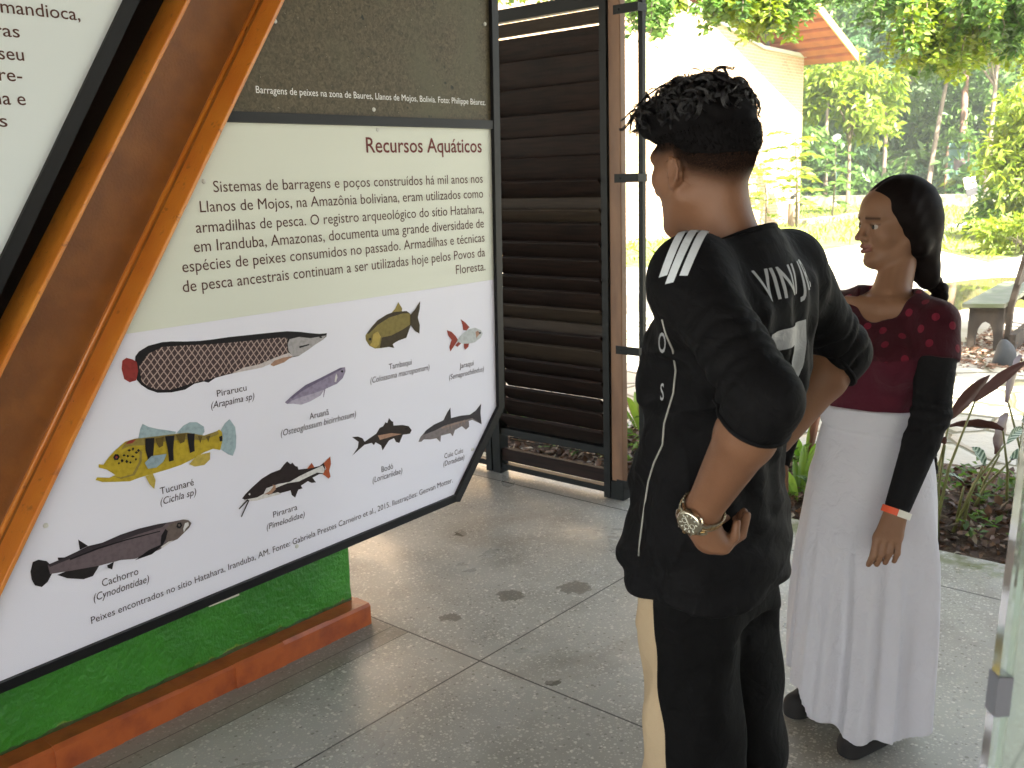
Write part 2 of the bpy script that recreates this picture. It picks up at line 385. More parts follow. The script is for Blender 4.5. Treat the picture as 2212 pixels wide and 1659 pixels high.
# planted bed of leaf mould beside the floor
soilm = mat('leaf_mould', (.05, .032, .02), .9, noise=(9, (.11, .07, .045), .4, .65), bump=(40, .9, .03))
bed = []
nx, ny = 40, 130; xs = np.linspace(4.06, 5.45, nx); ys = np.linspace(-2, 6.5, ny)
GX, GY = np.meshgrid(xs, ys, indexing='ij')
edge_x = 5.2 + .25 * np.sin(GY * 1.7) + .12 * np.sin(GY * 4.3 + 1)
GX = 4.06 + (GX - 4.06) / (5.45 - 4.06) * (edge_x - 4.06)
GZ = -.03 + .07 * np.sin(np.clip((GX - 4.06) / (edge_x - 4.06), 0, 1) * PI) * (.7 + .3 * np.sin(GY * 5)) + .012 * RNG.random(GX.shape)
ii = (np.arange(nx - 1)[:, None] * ny + np.arange(ny - 1)[None, :]).ravel()
tag(link('planting_bed', mesh_np('planting_bed', np.stack([GX, GY, GZ], -1).reshape(-1, 3), np.stack([ii, ii + ny, ii + ny + 1, ii + 1], 1)), soilm, smooth=True), 'strip of dark leaf mould along the edge of the floor', 'soil', kind='structure')

# flagstone path: irregular stones with mossy joints
def flag_mat():
    m = bpy.data.materials.new('flagstones'); m.use_nodes = True; nt = m.node_tree; b = nt.nodes['Principled BSDF']; tc = N(nt, 'TexCoord')
    nz = N(nt, 'TexNoise'); nz.inputs['Scale'].default_value = 1.6; nz.inputs['Detail'].default_value = 4; nt.links.new(tc.outputs['Object'], nz.inputs[0])
    mx = N(nt, 'Mix', data_type='VECTOR'); mx.inputs[0].default_value = .12; nt.links.new(tc.outputs['Object'], mx.inputs[4]); nt.links.new(nz.outputs['Color'], mx.inputs[5])
    v = N(nt, 'TexVoronoi', feature='DISTANCE_TO_EDGE'); v.inputs['Scale'].default_value = 2.2; nt.links.new(mx.outputs[1], v.inputs['Vector'])
    v2 = N(nt, 'TexVoronoi'); v2.inputs['Scale'].default_value = 2.2; nt.links.new(mx.outputs[1], v2.inputs['Vector'])
    n2 = N(nt, 'TexNoise'); n2.inputs['Scale'].default_value = 25; n2.inputs['Detail'].default_value = 8; nt.links.new(tc.outputs['Object'], n2.inputs[0])
    sc = N(nt, 'SeparateColor'); nt.links.new(v2.outputs['Color'], sc.inputs[0])
    c = mixc(nt, sc.outputs[0], (.30, .28, .23), (.44, .42, .36)); c = mixc(nt, mth(nt, 'MULTIPLY', n2.outputs[0], .5), c, (.25, .22, .17))
    n3 = N(nt, 'TexNoise'); n3.inputs['Scale'].default_value = 2.3; nt.links.new(tc.outputs['Object'], n3.inputs[0])
    r = N(nt, 'MapRange', i1=.55, i2=.7); nt.links.new(n3.outputs[0], r.inputs[0]); c = mixc(nt, mth(nt, 'MULTIPLY', r.outputs[0], .6), c, (.2, .2, .07))
    g = mth(nt, 'LESS_THAN', v.outputs['Distance'], .03); c = mixc(nt, g, c, (.09, .08, .04)); nt.links.new(c, b.inputs['Base Color']); b.inputs['Roughness'].default_value = .55
    bp = N(nt, 'Bump'); bp.inputs['Distance'].default_value = .02; h = mth(nt, 'ADD', mth(nt, 'MULTIPLY', n2.outputs[0], .4), mth(nt, 'MINIMUM', mth(nt, 'MULTIPLY', v.outputs['Distance'], 12), 1)); nt.links.new(h, bp.inputs['Height']); nt.links.new(bp.outputs[0], b.inputs['Normal'])
    return m
tag(MB().box((4.9, -6, -.1), (9.4, 12, -.022)).build('path', flag_mat()), 'irregular flagstone path with mossy joints', 'path', kind='structure')
# shallow rain puddle on the yard
pm = mat('puddle_water', (.12, .10, .05), .04, spec=.9)
q = [(12.9 + (1.5 + .5 * math.sin(3 * t + 1) + .25 * math.sin(7 * t)) * math.cos(t) * 1.1, 3.2 + (.9 + .3 * math.sin(4 * t)) * math.sin(t) * 1.6) for t in np.linspace(0, 2 * PI, 60, endpoint=False)]
tag(MB().prism(q[::-1], 2, -.05, -.029).build('puddle', pm), 'shallow rain puddle on the pale yard', 'puddle', kind='structure')
# lawn strips
lawnm = mat('lawn', (.10, .15, .025), .9, noise=(3, (.22, .24, .06), .4, .65), bump=(60, .8, .05))
lawn_poly = [(17.5, 4.5), (20, 6.2), (21, 8), (17, 8.3), (14.5, 9.5), (13, 14), (14, 30), (41, 30), (41.3, -6), (30, -6), (25, 4), (21, 4.3)]
tag(MB().prism(lawn_poly[::-1], 2, -.2, -.02).build('lawn', lawnm), 'sunlit lawn before the forest edge', 'lawn', kind='structure')
# dark rise added behind the trees, standing in for shaded depth between leaves
hm = mat('dark_backdrop', (.03, .05, .012), .95, noise=(.6, (.015, .03, .008), .35, .65), bump=(2, 1, .5))
hv = []; na, nr = 60, 8
for j in range(nr):
    for i in range(na):
        a = math.radians(-75 + 190 * i / (na - 1)); r = 66 + j * 5; hv.append((r * math.cos(a), r * math.sin(a), -.3 + 17 * math.sin(j / (nr - 1) * PI / 2) * (.85 + .2 * math.sin(i * 1.3) + .1 * math.sin(i * .5)) if j else -.4))
hf = [(j * na + i, j * na + i + 1, (j + 1) * na + i + 1, (j + 1) * na + i) for j in range(nr - 1) for i in range(na - 1)]
tag(link('hill', mesh_np('hill', hv, hf), hm, smooth=True), 'dark rise added for shaded depth behind the forest', 'hill', kind='structure')
km = mat('old_kerb', (.26, .24, .18), .85, noise=(5, (.1, .11, .05), .4, .6), bump=(20, .5, .02))
tag(MB().box((41.3, -20, -.3), (41.75, 34, .42)).build('garden_kerb', km), 'low mossy stone kerb along the forest edge', 'kerb')
tag(MB().box((27.6, 12.2, -.3), (41.2, 12.6, .12), R=None).build('bed_edging', km), 'low concrete edging running from the brick building', 'edging')
# ------------------------------------------------------------------ exhibit: boards, beam, plinth
blk = mat('black_paint', (.005, .005, .006), .45, spec=.25, bump=(60, .15, .002))
def print_white():
    return mat('white_print', (.70, .70, .775), .42, spec=.3, bump=(220, .04, .001))
pw = print_white()
pgreen = mat('grey_green_print', (.62, .645, .55), .42, spec=.4, bump=(220, .04, .001))
pleft = mat('pale_blue_print', (.66, .72, .72), .42, spec=.4)
ink = mat('brown_ink', (.085, .036, .028), .5, spec=.15); inkh = mat('red_brown_ink', (.15, .035, .03), .5, spec=.15); inkd = mat('dark_ink', (.035, .022, .026), .5, spec=.15); inkw = mat('white_ink', (.8, .8, .78), .5)
YB = 2.574
B = empty('display_board', (1.9, YB, 0), 'large angular sign of Amazon fish with green and white panels under a dark aerial photograph', 'display board')
# face panels (front at YB)
def slab(pts, y0, y1): return MB().prism(pts, 1, y0, y1)
slab([(.712, .333), (2.585, .372), (2.862, .685), (2.878, 1.205), (1.292, 1.205)], YB, YB + .012).build('white_panel', pw, B)
slab([(1.2925, 1.2052), (2.878, 1.2052), (2.90, 1.80), (1.688, 1.80)], YB, YB + .012).build('green_panel', pgreen, B)
def photo_mat():
    m = bpy.data.materials.new('aerial_photograph'); m.use_nodes = True; nt = m.node_tree; b = nt.nodes['Principled BSDF']; tc = N(nt, 'TexCoord'); b.inputs['Roughness'].default_value = .5; b.inputs['Specular IOR Level'].default_value = .2
    def nz(s, d, w=0): n = N(nt, 'TexNoise'); n.inputs['Scale'].default_value = s; n.inputs['Detail'].default_value = d; n.inputs['Distortion'].default_value = w; nt.links.new(tc.outputs['Object'], n.inputs[0]); return n.outputs[0]
    def rp(v, a, c): r = N(nt, 'MapRange', i1=a, i2=c); nt.links.new(v, r.inputs[0]); return r.outputs[0]
    c = mixc(nt, rp(nz(75, 6, 1.2), .3, .7), (.045, .038, .022), (.135, .11, .066)); c = mixc(nt, rp(nz(4, 5), .45, .7), c, (.10, .095, .055))
    c = mixc(nt, mth(nt, 'MULTIPLY', rp(nz(2.4, 6, .6), .62, .75), .45), c, (.022, .024, .018)); c = mixc(nt, rp(nz(26, 3), .68, .72), c, (.02, .024, .018)); c = mixc(nt, rp(nz(120, 2), .72, .76), c, (.3, .27, .2))
    nt.links.new(c, b.inputs['Base Color']); return m
slab([(1.698, 1.812), (2.905, 1.812), (2.925, 2.62), (2.234, 2.62)], YB, YB + .012).build('aerial_photograph', photo_mat(), B)
# black steel frame
def bar(pts, w, y0, y1, mb):
    """flat bars along a polyline in the board plane"""
    for (a, c) in zip(pts[:-1], pts[1:]):
        a = np.array(a); c = np.array(c); t = (c - a) / np.linalg.norm(c - a); n = np.array([-t[1], t[0]]) * w / 2; e = t * w * .2
        mb.prism([tuple(a - n - e), tuple(c - n + e), tuple(c + n + e), tuple(a + n - e)], 1, y0, y1)
fr = MB()
bar([(.712, .320)] + [(2.592, .364)], .028, YB - .014, YB + .05, fr)
fr2 = MB(); 
outer = [(2.60, .345), (2.885, .672), (2.935, 2.62)]
inner = [(2.578, .372), (2.852, .685), (2.898, 2.62)]
for i in range(2): fr.prism([inner[i], outer[i], outer[i + 1], inner[i + 1]], 1, YB - .016 - .001 * i, YB + .052)
fr.prism([(2.578, .350), (2.60, .345), (2.578, .372)], 1, YB - .0165, YB + .05)
fr.prism([(1.682, 1.79), (2.89, 1.79), (2.893, 1.822), (1.703, 1.822)], 1, YB - .0135, YB + .04)
fr.prism([(.712, .333), (.722, .333), (2.244, 2.62), (2.232, 2.62)], 1, YB - .004, YB + .05)
fr.build('frame', blk, B)
# rivets
rivm = mat('white_rivet', (.55, .55, .5), .4)
for x, z in ((1.899, 2.095), (2.865, 2.177), (2.28, 1.845), (2.292, 1.778), (1.60, 1.619), (2.861, 1.536), (1.82, .405), (2.70, .536), (1.02, .722)): MB().lathe([(.0075, 0), (.0065, .0025), (.003, .0035)], (x, YB, z), 10, R=Matrix.Rotation(PI / 2, 3, 'X')).build('rivet', rivm, B)

# support tab between sign and plinth
MB().box((1.49, 2.60, .30), (1.60, 2.61, .335)).build('bracket', mat('pale_tab', (.6, .58, .5), .5), B)
# lettering
TSTY = dict(title=(inkh, .010, 0), body=(ink, 0, 0), cap=(inkw, 0, 0), left=(ink, .004, 0), lab=(inkd, 0, 0), it=(inkd, 0, .22), foot=(inkd, 0, 0))
TNAME = dict(title='heading', body='paragraph_line', cap='photo_caption', lab='fish_name', it='latin_name', foot='source_line', left='lettering')
def put_text(body, x0, x1, z, h, kind, parent, rotz=0):
    m, bold, sh = TSTY[kind]; V, Fc = text_mesh(body, bold, sh)
    capV, _ = text_mesh('H'); ch = capV[:, 1].max()
    sx = (x1 - x0) / (V[:, 0].max() - V[:, 0].min()); sy = h / ch
    X = x0 + (V[:, 0] - V[:, 0].min()) * sx; Zc = z + V[:, 1] * sy + (X - x0) * rotz
    me = bpy.data.meshes.new(TNAME[kind]); me.from_pydata(np.stack([X, np.full(len(X), YB - .0009), Zc], 1).tolist(), [], Fc); me.update()
    return link(TNAME[kind], me, m, parent)
FISH = {
 'pirarucu':[('black',[1323,1070,1323,1116,1327,1138,1339,1150,1369,1162,1413,1166,1442,1164,1487,1157,1532,1152,1579,1150,1636,1149,1694,1146,1753,1143,1806,1140,1851,1137,1896,1129,1942,1118,1980,1110,2011,1108,2008,1097,1993,1089,1958,1077,1928,1064,1889,1049,1863,1049,1842,1045,1774,1041,1742,1035,1674,1035,1615,1034,1574,1031,1549,1021,1534,1027,1502,1026,1470,1014,1425,1014,1382,1021,1354,1036,1335,1053]),
  ('redtail',[1282,1109,1287,1132,1300,1138,1317,1131,1329,1121,1330,1094,1321,1069,1301,1067,1286,1079]),
  ('scales',[1334,1107,1366,1139,1411,1152,1485,1146,1562,1137,1642,1131,1726,1126,1813,1121,1849,1116,1845,1090,1850,1068,1829,1053,1774,1042,1743,1036,1674,1037,1615,1036,1550,1031,1503,1030,1464,1026,1426,1022,1383,1030,1355,1044,1337,1063]),
  ('belly',[1632,1035,1675,1046,1735,1047,1798,1059,1850,1066,1870,1052,1774,1041,1742,1035,1674,1035]),
  ('greyhead',[1857,1110,1895,1112,1941,1101,1984,1101,2007,1101,1993,1089,1958,1077,1928,1064,1889,1050,1863,1053,1849,1073,1848,1096]),
  ('tanfin',[1774,1039,1793,1050,1829,1054,1863,1053,1828,1038,1786,1032]),
  ('black',[1892,1081,1934,1083,1932,1079,1893,1075]),
  ('black',[1974,1100,1982,1102,1990,1097,1982,1095])],
 'tambaqui':[('olive',[2179,1060,2179,1077,2204,1098,2238,1122,2283,1137,2317,1142,2357,1139,2380,1138,2394,1129,2405,1116,2398,1084,2386,1064,2361,1046,2332,1038,2303,1025,2285,1019,2252,1020,2219,1023,2194,1037]),
  ('olivefin',[2306,1140,2325,1153,2342,1175,2359,1151,2357,1137]),
  ('darkolive',[2241,1022,2253,1058,2300,1059,2358,1073,2400,1088,2386,1064,2372,1040,2332,1035,2303,1027,2310,1011,2285,1019]),
  ('darkolive',[2204,1098,2238,1122,2283,1137,2317,1142,2380,1138,2396,1127,2362,1132,2294,1125,2237,1106,2192,1079,2186,1084]),
  ('darkolive',[2396,1121,2420,1137,2439,1156,2450,1166,2446,1138,2434,1107,2442,1078,2438,1046,2415,1060,2395,1085]),
  ('yellow',[2205,1048,2213,1076,2235,1083,2248,1063,2238,1035,2220,1025,2194,1039]),
  ('black',[2190,1061,2198,1066,2204,1060,2197,1054])],
 'jaraqui':[('redfin',[2674,1027,2672,1047,2663,1071,2689,1054,2711,1033,2693,1022]),
  ('redfin',[2584,1039,2609,1029,2631,1009,2643,992,2621,973,2598,953,2593,972,2607,997,2589,1018]),
  ('redfin',[2674,978,2706,973,2699,956,2680,947,2674,957]),
  ('redfin',[2625,974,2649,987,2658,976,2637,965]),
  ('silver',[2635,989,2653,1004,2673,1015,2700,1025,2740,1027,2773,1013,2785,998,2772,983,2737,969,2697,969,2658,976]),
  ('tanfin',[2742,1010,2758,1013,2766,998,2746,985]),
  ('black',[2761,1004,2769,1007,2776,1001,2767,997])],
 'aruana':[('lilacfin',[1826,899,1848,916,1904,913,1963,920,1988,925,1966,901,1921,889,1883,885,1851,895]),
  ('lilac',[1819,906,1839,917,1868,931,1907,948,1957,958,1997,967,2027,974,2058,981,2078,980,2079,965,2065,943,2038,928,2023,926,1982,918,1933,913,1885,911,1847,906,1828,898]),
  ('lilacdark',[1839,917,1868,931,1907,948,1957,958,1997,967,2027,974,2058,981,2068,977,2026,965,1956,948,1887,929,1848,912]),
  ('white',[2033,955,2038,964,2042,951,2034,934,2028,937]),
  ('black',[2057,969,2064,972,2069,966,2063,962]),
  ('lilac',[1980,918,1986,919,1977,893,1974,893])],
 'tucunare':[('bluefin',[1307,899,1316,926,1325,940,1341,928,1369,915,1397,905,1426,894,1421,885]),
  ('bluefin',[1426,889,1451,907,1474,913,1497,908,1519,889,1519,873,1508,861,1470,877]),
  ('bluefin',[1570,861,1591,884,1609,894,1626,865,1627,835,1622,799,1608,775,1593,783,1566,807,1576,836]),
  ('gold',[1182,845,1183,854,1196,849,1215,868,1237,883,1267,900,1296,902,1338,897,1381,892,1426,888,1463,883,1493,869,1516,862,1548,861,1569,869,1578,860,1579,839,1566,804,1542,814,1510,810,1469,798,1430,790,1384,787,1332,786,1296,785,1267,782,1226,791,1187,801,1169,812,1174,818,1208,808,1227,811,1204,833]),
  ('olivefin',[1251,879,1267,898,1296,902,1338,897,1426,888,1463,883,1516,862,1564,866,1567,855,1514,848,1453,864,1379,874,1321,877,1279,885]),
  ('olivefin',[1214,813,1241,796,1283,796,1308,831,1313,858,1307,866,1301,833,1276,801,1241,801]),
  ('goldfin',[1314,785,1338,787,1344,765,1337,740,1325,756]),
  ('goldfin',[1456,786,1486,807,1530,806,1527,784,1506,771,1474,774]),
  ('black',[1327,896,1355,892,1347,849,1338,809,1327,804,1327,840,1323,862]),
  ('black',[1388,889,1418,885,1409,842,1407,810,1392,810,1392,846]),
  ('black',[1459,882,1484,876,1479,847,1478,822,1462,820,1460,851]),
  ('olivedark',[1357,889,1385,889,1378,862,1366,859,1360,871]),
  ('olivedark',[1422,886,1455,883,1447,858,1433,856]),
  ('olivedark',[1493,867,1508,862,1499,842]),
  ('olivedark',[1519,858,1535,859,1526,840]),
  ('black',[1564,848,1575,849,1574,832,1565,832]),
  ('bluefin2',[1315,826,1338,841,1386,836,1372,815,1349,803,1323,806]),
  ('redfin',[1265,894,1278,902,1297,900,1284,892]),
  ('black',[1224,865,1231,873,1240,870,1243,861,1237,854,1227,856]),
  ('redfin',[1229,864,1234,867,1238,862,1232,859]),
  ('black',[1251,864,1256,867,1261,862,1255,860]),
  ('black',[1267,876,1273,878,1278,873,1272,870]),
  ('black',[1280,877,1285,881,1288,875,1283,870]),
  ('black',[1287,864,1293,867,1298,861,1292,859]),
  ('black',[1262,860,1266,863,1270,858,1265,854]),
  ('black',[1243,851,1248,856,1252,848,1246,844]),
  ('black',[1256,845,1261,850,1265,843,1260,839]),
  ('black',[1274,856,1280,858,1286,853,1280,851]),
  ('black',[1294,869,1299,873,1303,867,1298,863]),
  ('black',[1267,840,1271,843,1274,838,1270,835]),
  ('black',[1233,846,1237,849,1240,845,1236,841]),
  ('black',[1284,845,1288,849,1291,844,1287,840])],
 'pirarara':[('darkfish',[1627,629,1641,640,1669,656,1706,674,1743,684,1779,686,1794,698,1809,707,1822,694,1829,698,1840,683,1849,679,1851,668,1890,662,1939,658,1958,666,1963,644,1956,625,1936,630,1906,625,1919,605,1900,608,1886,618,1856,610,1862,599,1844,599,1829,575,1816,588,1813,605,1762,607,1717,608,1682,610,1647,614]),
  ('white',[1631,623,1682,617,1708,622,1720,638,1733,629,1722,614,1763,613,1776,603,1717,606,1681,607,1647,613]),
  ('white',[1720,638,1766,640,1812,635,1850,644,1889,650,1951,657,1959,643,1954,628,1927,638,1888,633,1849,627,1802,633,1765,630,1732,626]),
  ('tanfin',[1709,620,1732,625,1747,637,1743,644,1756,639,1755,625,1736,614]),
  ('redtail2',[1956,664,1986,681,1987,654,1977,632,1981,610,1972,604,1955,621,1948,626,1965,643]),
  ('redtail2',[1885,662,1906,678,1916,659]),
  ('darkfish',[1644,622,1649,618,1613,597,1610,600]),
  ('darkfish',[1647,618,1652,616,1618,569,1615,572]),
  ('white',[1650,638,1656,640,1657,633,1652,633])],
 'bodo':[('brownfish',[2088,727,2114,723,2135,712,2144,697,2166,704,2200,714,2218,732,2235,734,2247,747,2255,741,2265,759,2276,745,2284,741,2285,726,2331,718,2360,707,2374,689,2364,677,2328,681,2309,654,2292,662,2284,678,2259,675,2225,645,2219,666,2194,683,2186,674,2176,685,2143,686,2115,674,2084,660,2111,683,2116,703]),
  ('tanfin',[2207,706,2272,700,2323,685,2283,687,2215,687]),
  ('black',[2339,702,2348,704,2353,698,2345,695])],
 'cuiu':[('greyfish',[2405,636,2416,652,2448,672,2492,685,2543,691,2564,716,2584,733,2585,691,2640,689,2693,682,2728,692,2761,714,2755,677,2759,628,2732,643,2706,658,2685,658,2686,634,2666,626,2644,645,2604,638,2590,615,2578,631,2526,633,2521,608,2501,628,2470,631,2433,639,2420,633]),
  ('greydark',[2448,672,2492,685,2543,691,2564,716,2584,733,2585,691,2640,689,2693,682,2728,692,2761,714,2755,677,2759,628,2706,665,2639,668,2548,669,2497,661,2434,657]),
  ('tanline',[2529,666,2599,667,2679,664,2679,660,2599,660,2529,659]),
  ('tanline',[2545,669,2549,668,2550,649,2547,649]),
  ('tanline',[2563,670,2567,669,2568,649,2565,650]),
  ('tanline',[2581,670,2585,669,2587,649,2583,650]),
  ('tanline',[2600,671,2603,670,2605,650,2601,650]),
  ('tanline',[2618,670,2622,670,2623,649,2619,650]),
  ('tanline',[2636,670,2640,669,2642,649,2638,650]),
  ('tanline',[2655,670,2659,669,2660,649,2656,650])],
 'cachorro':[('dogfin',[1100,657,1125,630,1101,626]),
  ('dogfin',[1039,624,1058,618,1054,611,1039,617]),
  ('dogdark',[964,609,973,633,988,635,1009,624,1018,609,1019,585,1004,565,987,556,970,567,964,586]),
  ('dogdark',[1031,576,1066,579,1151,566,1127,539,1100,539,1057,557]),
  ('dogfish',[1010,613,1039,616,1091,624,1125,630,1165,627,1221,634,1278,635,1336,631,1380,625,1418,621,1434,614,1443,602,1434,590,1413,578,1392,566,1358,562,1334,552,1297,549,1253,549,1212,559,1150,563,1066,576,1013,585]),
  ('dogback',[1010,613,1039,616,1091,624,1125,630,1165,627,1221,634,1278,635,1336,631,1365,627,1349,618,1276,619,1205,616,1136,612,1070,610,1015,605]),
  ('black',[1070,611,1150,617,1233,616,1341,609,1340,606,1232,612,1149,612,1070,606]),
  ('doghead',[1351,601,1372,620,1418,621,1434,614,1443,602,1434,590,1413,578,1392,566,1362,565,1352,582]),
  ('black',[1342,593,1357,610,1364,601,1355,578,1343,563,1307,546,1253,545,1298,562,1336,566]),
  ('white',[1335,559,1362,568,1377,567,1342,555]),
  ('black',[1392,607,1398,617,1408,615,1412,605,1404,597,1396,600]),
  ('doghead',[1397,610,1402,613,1406,607,1401,603]),
  ('white',[1413,593,1421,609,1432,609,1433,598,1422,592,1414,582]),
  ('dogdark',[1169,558,1190,562,1182,541,1170,550])],
}
TEXT = [
 ('Recursos Aquáticos',2.235,2.820,1.702,0.0500,'title'),
 ('Sistemas de barragens e poços construídos há mil anos nos',1.629,2.819,1.587,0.0330,'body'),
 ('Llanos de Mojos, na Amazônia boliviana, eram utilizados como',1.578,2.818,1.530,0.0330,'body'),
 ('armadilhas de pesca. O registro arqueológico do sítio Hatahara,',1.558,2.818,1.471,0.0330,'body'),
 ('em Iranduba, Amazonas, documenta uma grande diversidade de',1.545,2.816,1.415,0.0340,'body'),
 ('espécies de peixes consumidos no passado. Armadilhas e técnicas',1.501,2.817,1.360,0.0340,'body'),
 ('de pesca ancestrais continuam a ser utilizadas hoje pelos Povos da',1.496,2.817,1.302,0.0340,'body'),
 ('Floresta.',2.648,2.816,1.247,0.0340,'body'),
 ('Barragens de peixes na zona de Baures, Llanos de Mojos, Bolivia. Foto: Philippe Béarez.',1.808,2.851,1.879,0.0210,'cap'),
 ('mandioca,',1.084,1.283,2.038,0.0310,'left'),
 ('ras',1.062,1.122,1.982,0.0300,'left'),
 ('seu',1.064,1.125,1.927,0.0310,'left'),
 ('re-',1.058,1.114,1.876,0.0310,'left'),
 ('na e',1.036,1.115,1.819,0.0320,'left'),
 ('s',1.044,1.063,1.765,0.0310,'left'),
 ('Pirarucu',1.574,1.680,0.972,0.0200,'lab'),
 ('(Arapaima sp)',1.550,1.706,0.939,0.0210,'it'),
 ('Aruanã',1.913,1.995,0.828,0.0210,'lab'),
 ('(Osteoglossum bicirrhosum)',1.793,2.113,0.796,0.0210,'it'),
 ('Tambaqui',2.279,2.392,0.937,0.0200,'lab'),
 ('(Colossoma macropomum)',2.188,2.482,0.902,0.0210,'it'),
 ('Jaraqui',2.645,2.726,0.878,0.0200,'lab'),
 ('(Semaprochilodus)',2.585,2.785,0.844,0.0200,'it'),
 ('Tucunaré',1.355,1.466,0.717,0.0210,'lab'),
 ('(Cichla sp)',1.352,1.471,0.685,0.0210,'it'),
 ('Pirarara',1.737,1.834,0.532,0.0200,'lab'),
 ('(Pimelodidae)',1.708,1.862,0.498,0.0200,'it'),
 ('Bodó',2.214,2.271,0.565,0.0210,'lab'),
 ('(Loricariidae)',2.169,2.315,0.536,0.0210,'it'),
 ('Cuiu Cuiu',2.539,2.644,0.537,0.0200,'lab'),
 ('(Doradidae)',2.531,2.650,0.507,0.0200,'it'),
 ('Cachorro',1.150,1.260,0.498,0.0220,'lab'),
 ('(Cynodontidae)',1.121,1.290,0.464,0.0220,'it'),
 ('Peixes encontrados no sítio Hatahara, Iranduba, AM. Fonte: Gabriela Prestes Carneiro et al., 2015. Ilustrações: Geovan Motter.',1.106,2.578,.401,.0205,'foot'),
]

# left board beyond the beam
LB = empty('text_board', (1.1, YB, 0), 'pale slanted text board cut off by the left edge, left of the orange beam', 'display board')
slab([(-.6, .5), (.49, .62), (1.002, 1.45), (1.40, 2.09), (1.72, 2.60), (-.6, 2.60)], YB, YB + .012).build('white_panel', pleft, LB)
MB().prism([(.47, .60), (.512, .60), (1.045, 1.45), (1.442, 2.09), (1.77, 2.62), (1.722, 2.62), (1.402, 2.095), (1.004, 1.452)], 1, YB - .012, YB + .05).build('frame', blk, LB)
for t in TEXT:
    if t[5] == 'left': put_text(*t, LB)
    else: put_text(t[0], t[1], t[2], t[3], t[4], t[5], B, .0197 if t[5] == 'foot' else 0)
# fish illustrations (flat prints, layer over layer)
FC = dict(black=(.012, .01, .012), redtail=(.30, .04, .035), belly=(.62, .56, .54), greyhead=(.42, .40, .40), tanfin=(.42, .25, .17), olive=(.24, .19, .055), olivefin=(.30, .23, .06), darkolive=(.055, .04, .02), yellow=(.48, .36, .09),
          redfin=(.32, .05, .035), silver=(.55, .58, .58), lilac=(.30, .26, .36), lilacfin=(.46, .42, .52), lilacdark=(.17, .14, .22), white=(.72, .7, .68), bluefin=(.36, .47, .50), bluefin2=(.30, .40, .44), gold=(.50, .37, .03), goldfin=(.52, .40, .08),
          olivedark=(.13, .09, .02), darkfish=(.03, .02, .02), redtail2=(.42, .10, .04), brownfish=(.035, .025, .022), greyfish=(.22, .19, .19), greydark=(.05, .045, .05), tanline=(.34, .25, .21), dogfin=(.02, .016, .018), dogdark=(.02, .017, .018), dogfish=(.15, .115, .125), dogback=(.045, .036, .042), doghead=(.16, .125, .11), scales=(.07, .045, .045))
FM = {k: mat('print_' + k, tuple(c * .85 for c in v), .5, spec=.15, noise=(70, tuple(c * .6 for c in v), .45, .75)) for k, v in FC.items()}
def net_mat(name, ground, lines, red, ang, sc, w):
    m = bpy.data.materials.new(name); m.use_nodes = True; nt = m.node_tree; b = nt.nodes['Principled BSDF']; tc = N(nt, 'TexCoord'); b.inputs['Roughness'].default_value = .5; b.inputs['Specular IOR Level'].default_value = .15
    mp = N(nt, 'Mapping'); mp.inputs['Rotation'].default_value = (0, ang, 0); nt.links.new(tc.outputs['Object'], mp.inputs[0]); sp = N(nt, 'SeparateXYZ'); nt.links.new(mp.outputs[0], sp.inputs[0]); X, Z = sp.outputs[0], sp.outputs[2]
    nz = N(nt, 'TexNoise'); nz.inputs['Scale'].default_value = 14; nt.links.new(tc.outputs['Object'], nz.inputs[0]); wob = mth(nt, 'MULTIPLY', nz.outputs[0], .02)
    ln = None
    for s in (1, -1):
        q = mth(nt, 'ABSOLUTE', mth(nt, 'SUBTRACT', mth(nt, 'FRACT', mth(nt, 'MULTIPLY', mth(nt, 'ADD', mth(nt, 'ADD', X, wob), mth(nt, 'MULTIPLY', Z, s * .8)), sc)), .5)); q = mth(nt, 'GREATER_THAN', q, .5 - w); ln = q if ln is None else mth(nt, 'MAXIMUM', ln, q)
    os_ = N(nt, 'SeparateXYZ'); nt.links.new(tc.outputs['Object'], os_.inputs[0]); rr = N(nt, 'MapRange', i1=-.27, i2=-.42); nt.links.new(os_.outputs[0], rr.inputs[0])
    lc = mixc(nt, rr.outputs[0], lines, red); c = mixc(nt, ln, ground, lc); nt.links.new(c, b.inputs['Base Color']); return m
FM['scales'] = net_mat('print_scales', (.055, .035, .035), (.36, .27, .24), (.38, .06, .05), -.16, 46, .09)
FLAB = dict(pirarucu='long dark fish with red scales and tail', tambaqui='deep olive and yellow fish', jaraqui='small silver fish with red fins', aruana='slender lilac fish', tucunare='yellow fish with three black bars', pirarara='black and white catfish with orange tail', bodo='dark brown armoured fish', cuiu='grey fish with a row of pale plates', cachorro='long dark purple fish with fangs')
for n, layers in FISH.items():
    names = sorted({c for c, _ in layers}); vs = []; fs = []; mi = []
    for li, (c, pl) in enumerate(layers):
        n0 = len(vs); k = len(pl) // 2
        vs += [(pl[2 * i] / 1000, YB - .0008 - .00035 * li, pl[2 * i + 1] / 1000) for i in range(k)]; fs.append(tuple(range(n0, n0 + k))); mi.append(names.index(c))
    import bmesh
    me = bpy.data.meshes.new('fish_picture'); me.from_pydata(vs, [], fs); me.polygons.foreach_set('material_index', mi)
    bm = bmesh.new(); bm.from_mesh(me); bmesh.ops.triangulate(bm, faces=bm.faces[:], ngon_method='EAR_CLIP'); bm.to_mesh(me); bm.free()
    o = link('fish_picture', me, [FM[c] for c in names], B); o['label'] = 'printed ' + FLAB[n]
    if n == 'pirarucu': o.location = Vector((0, 0, 0))

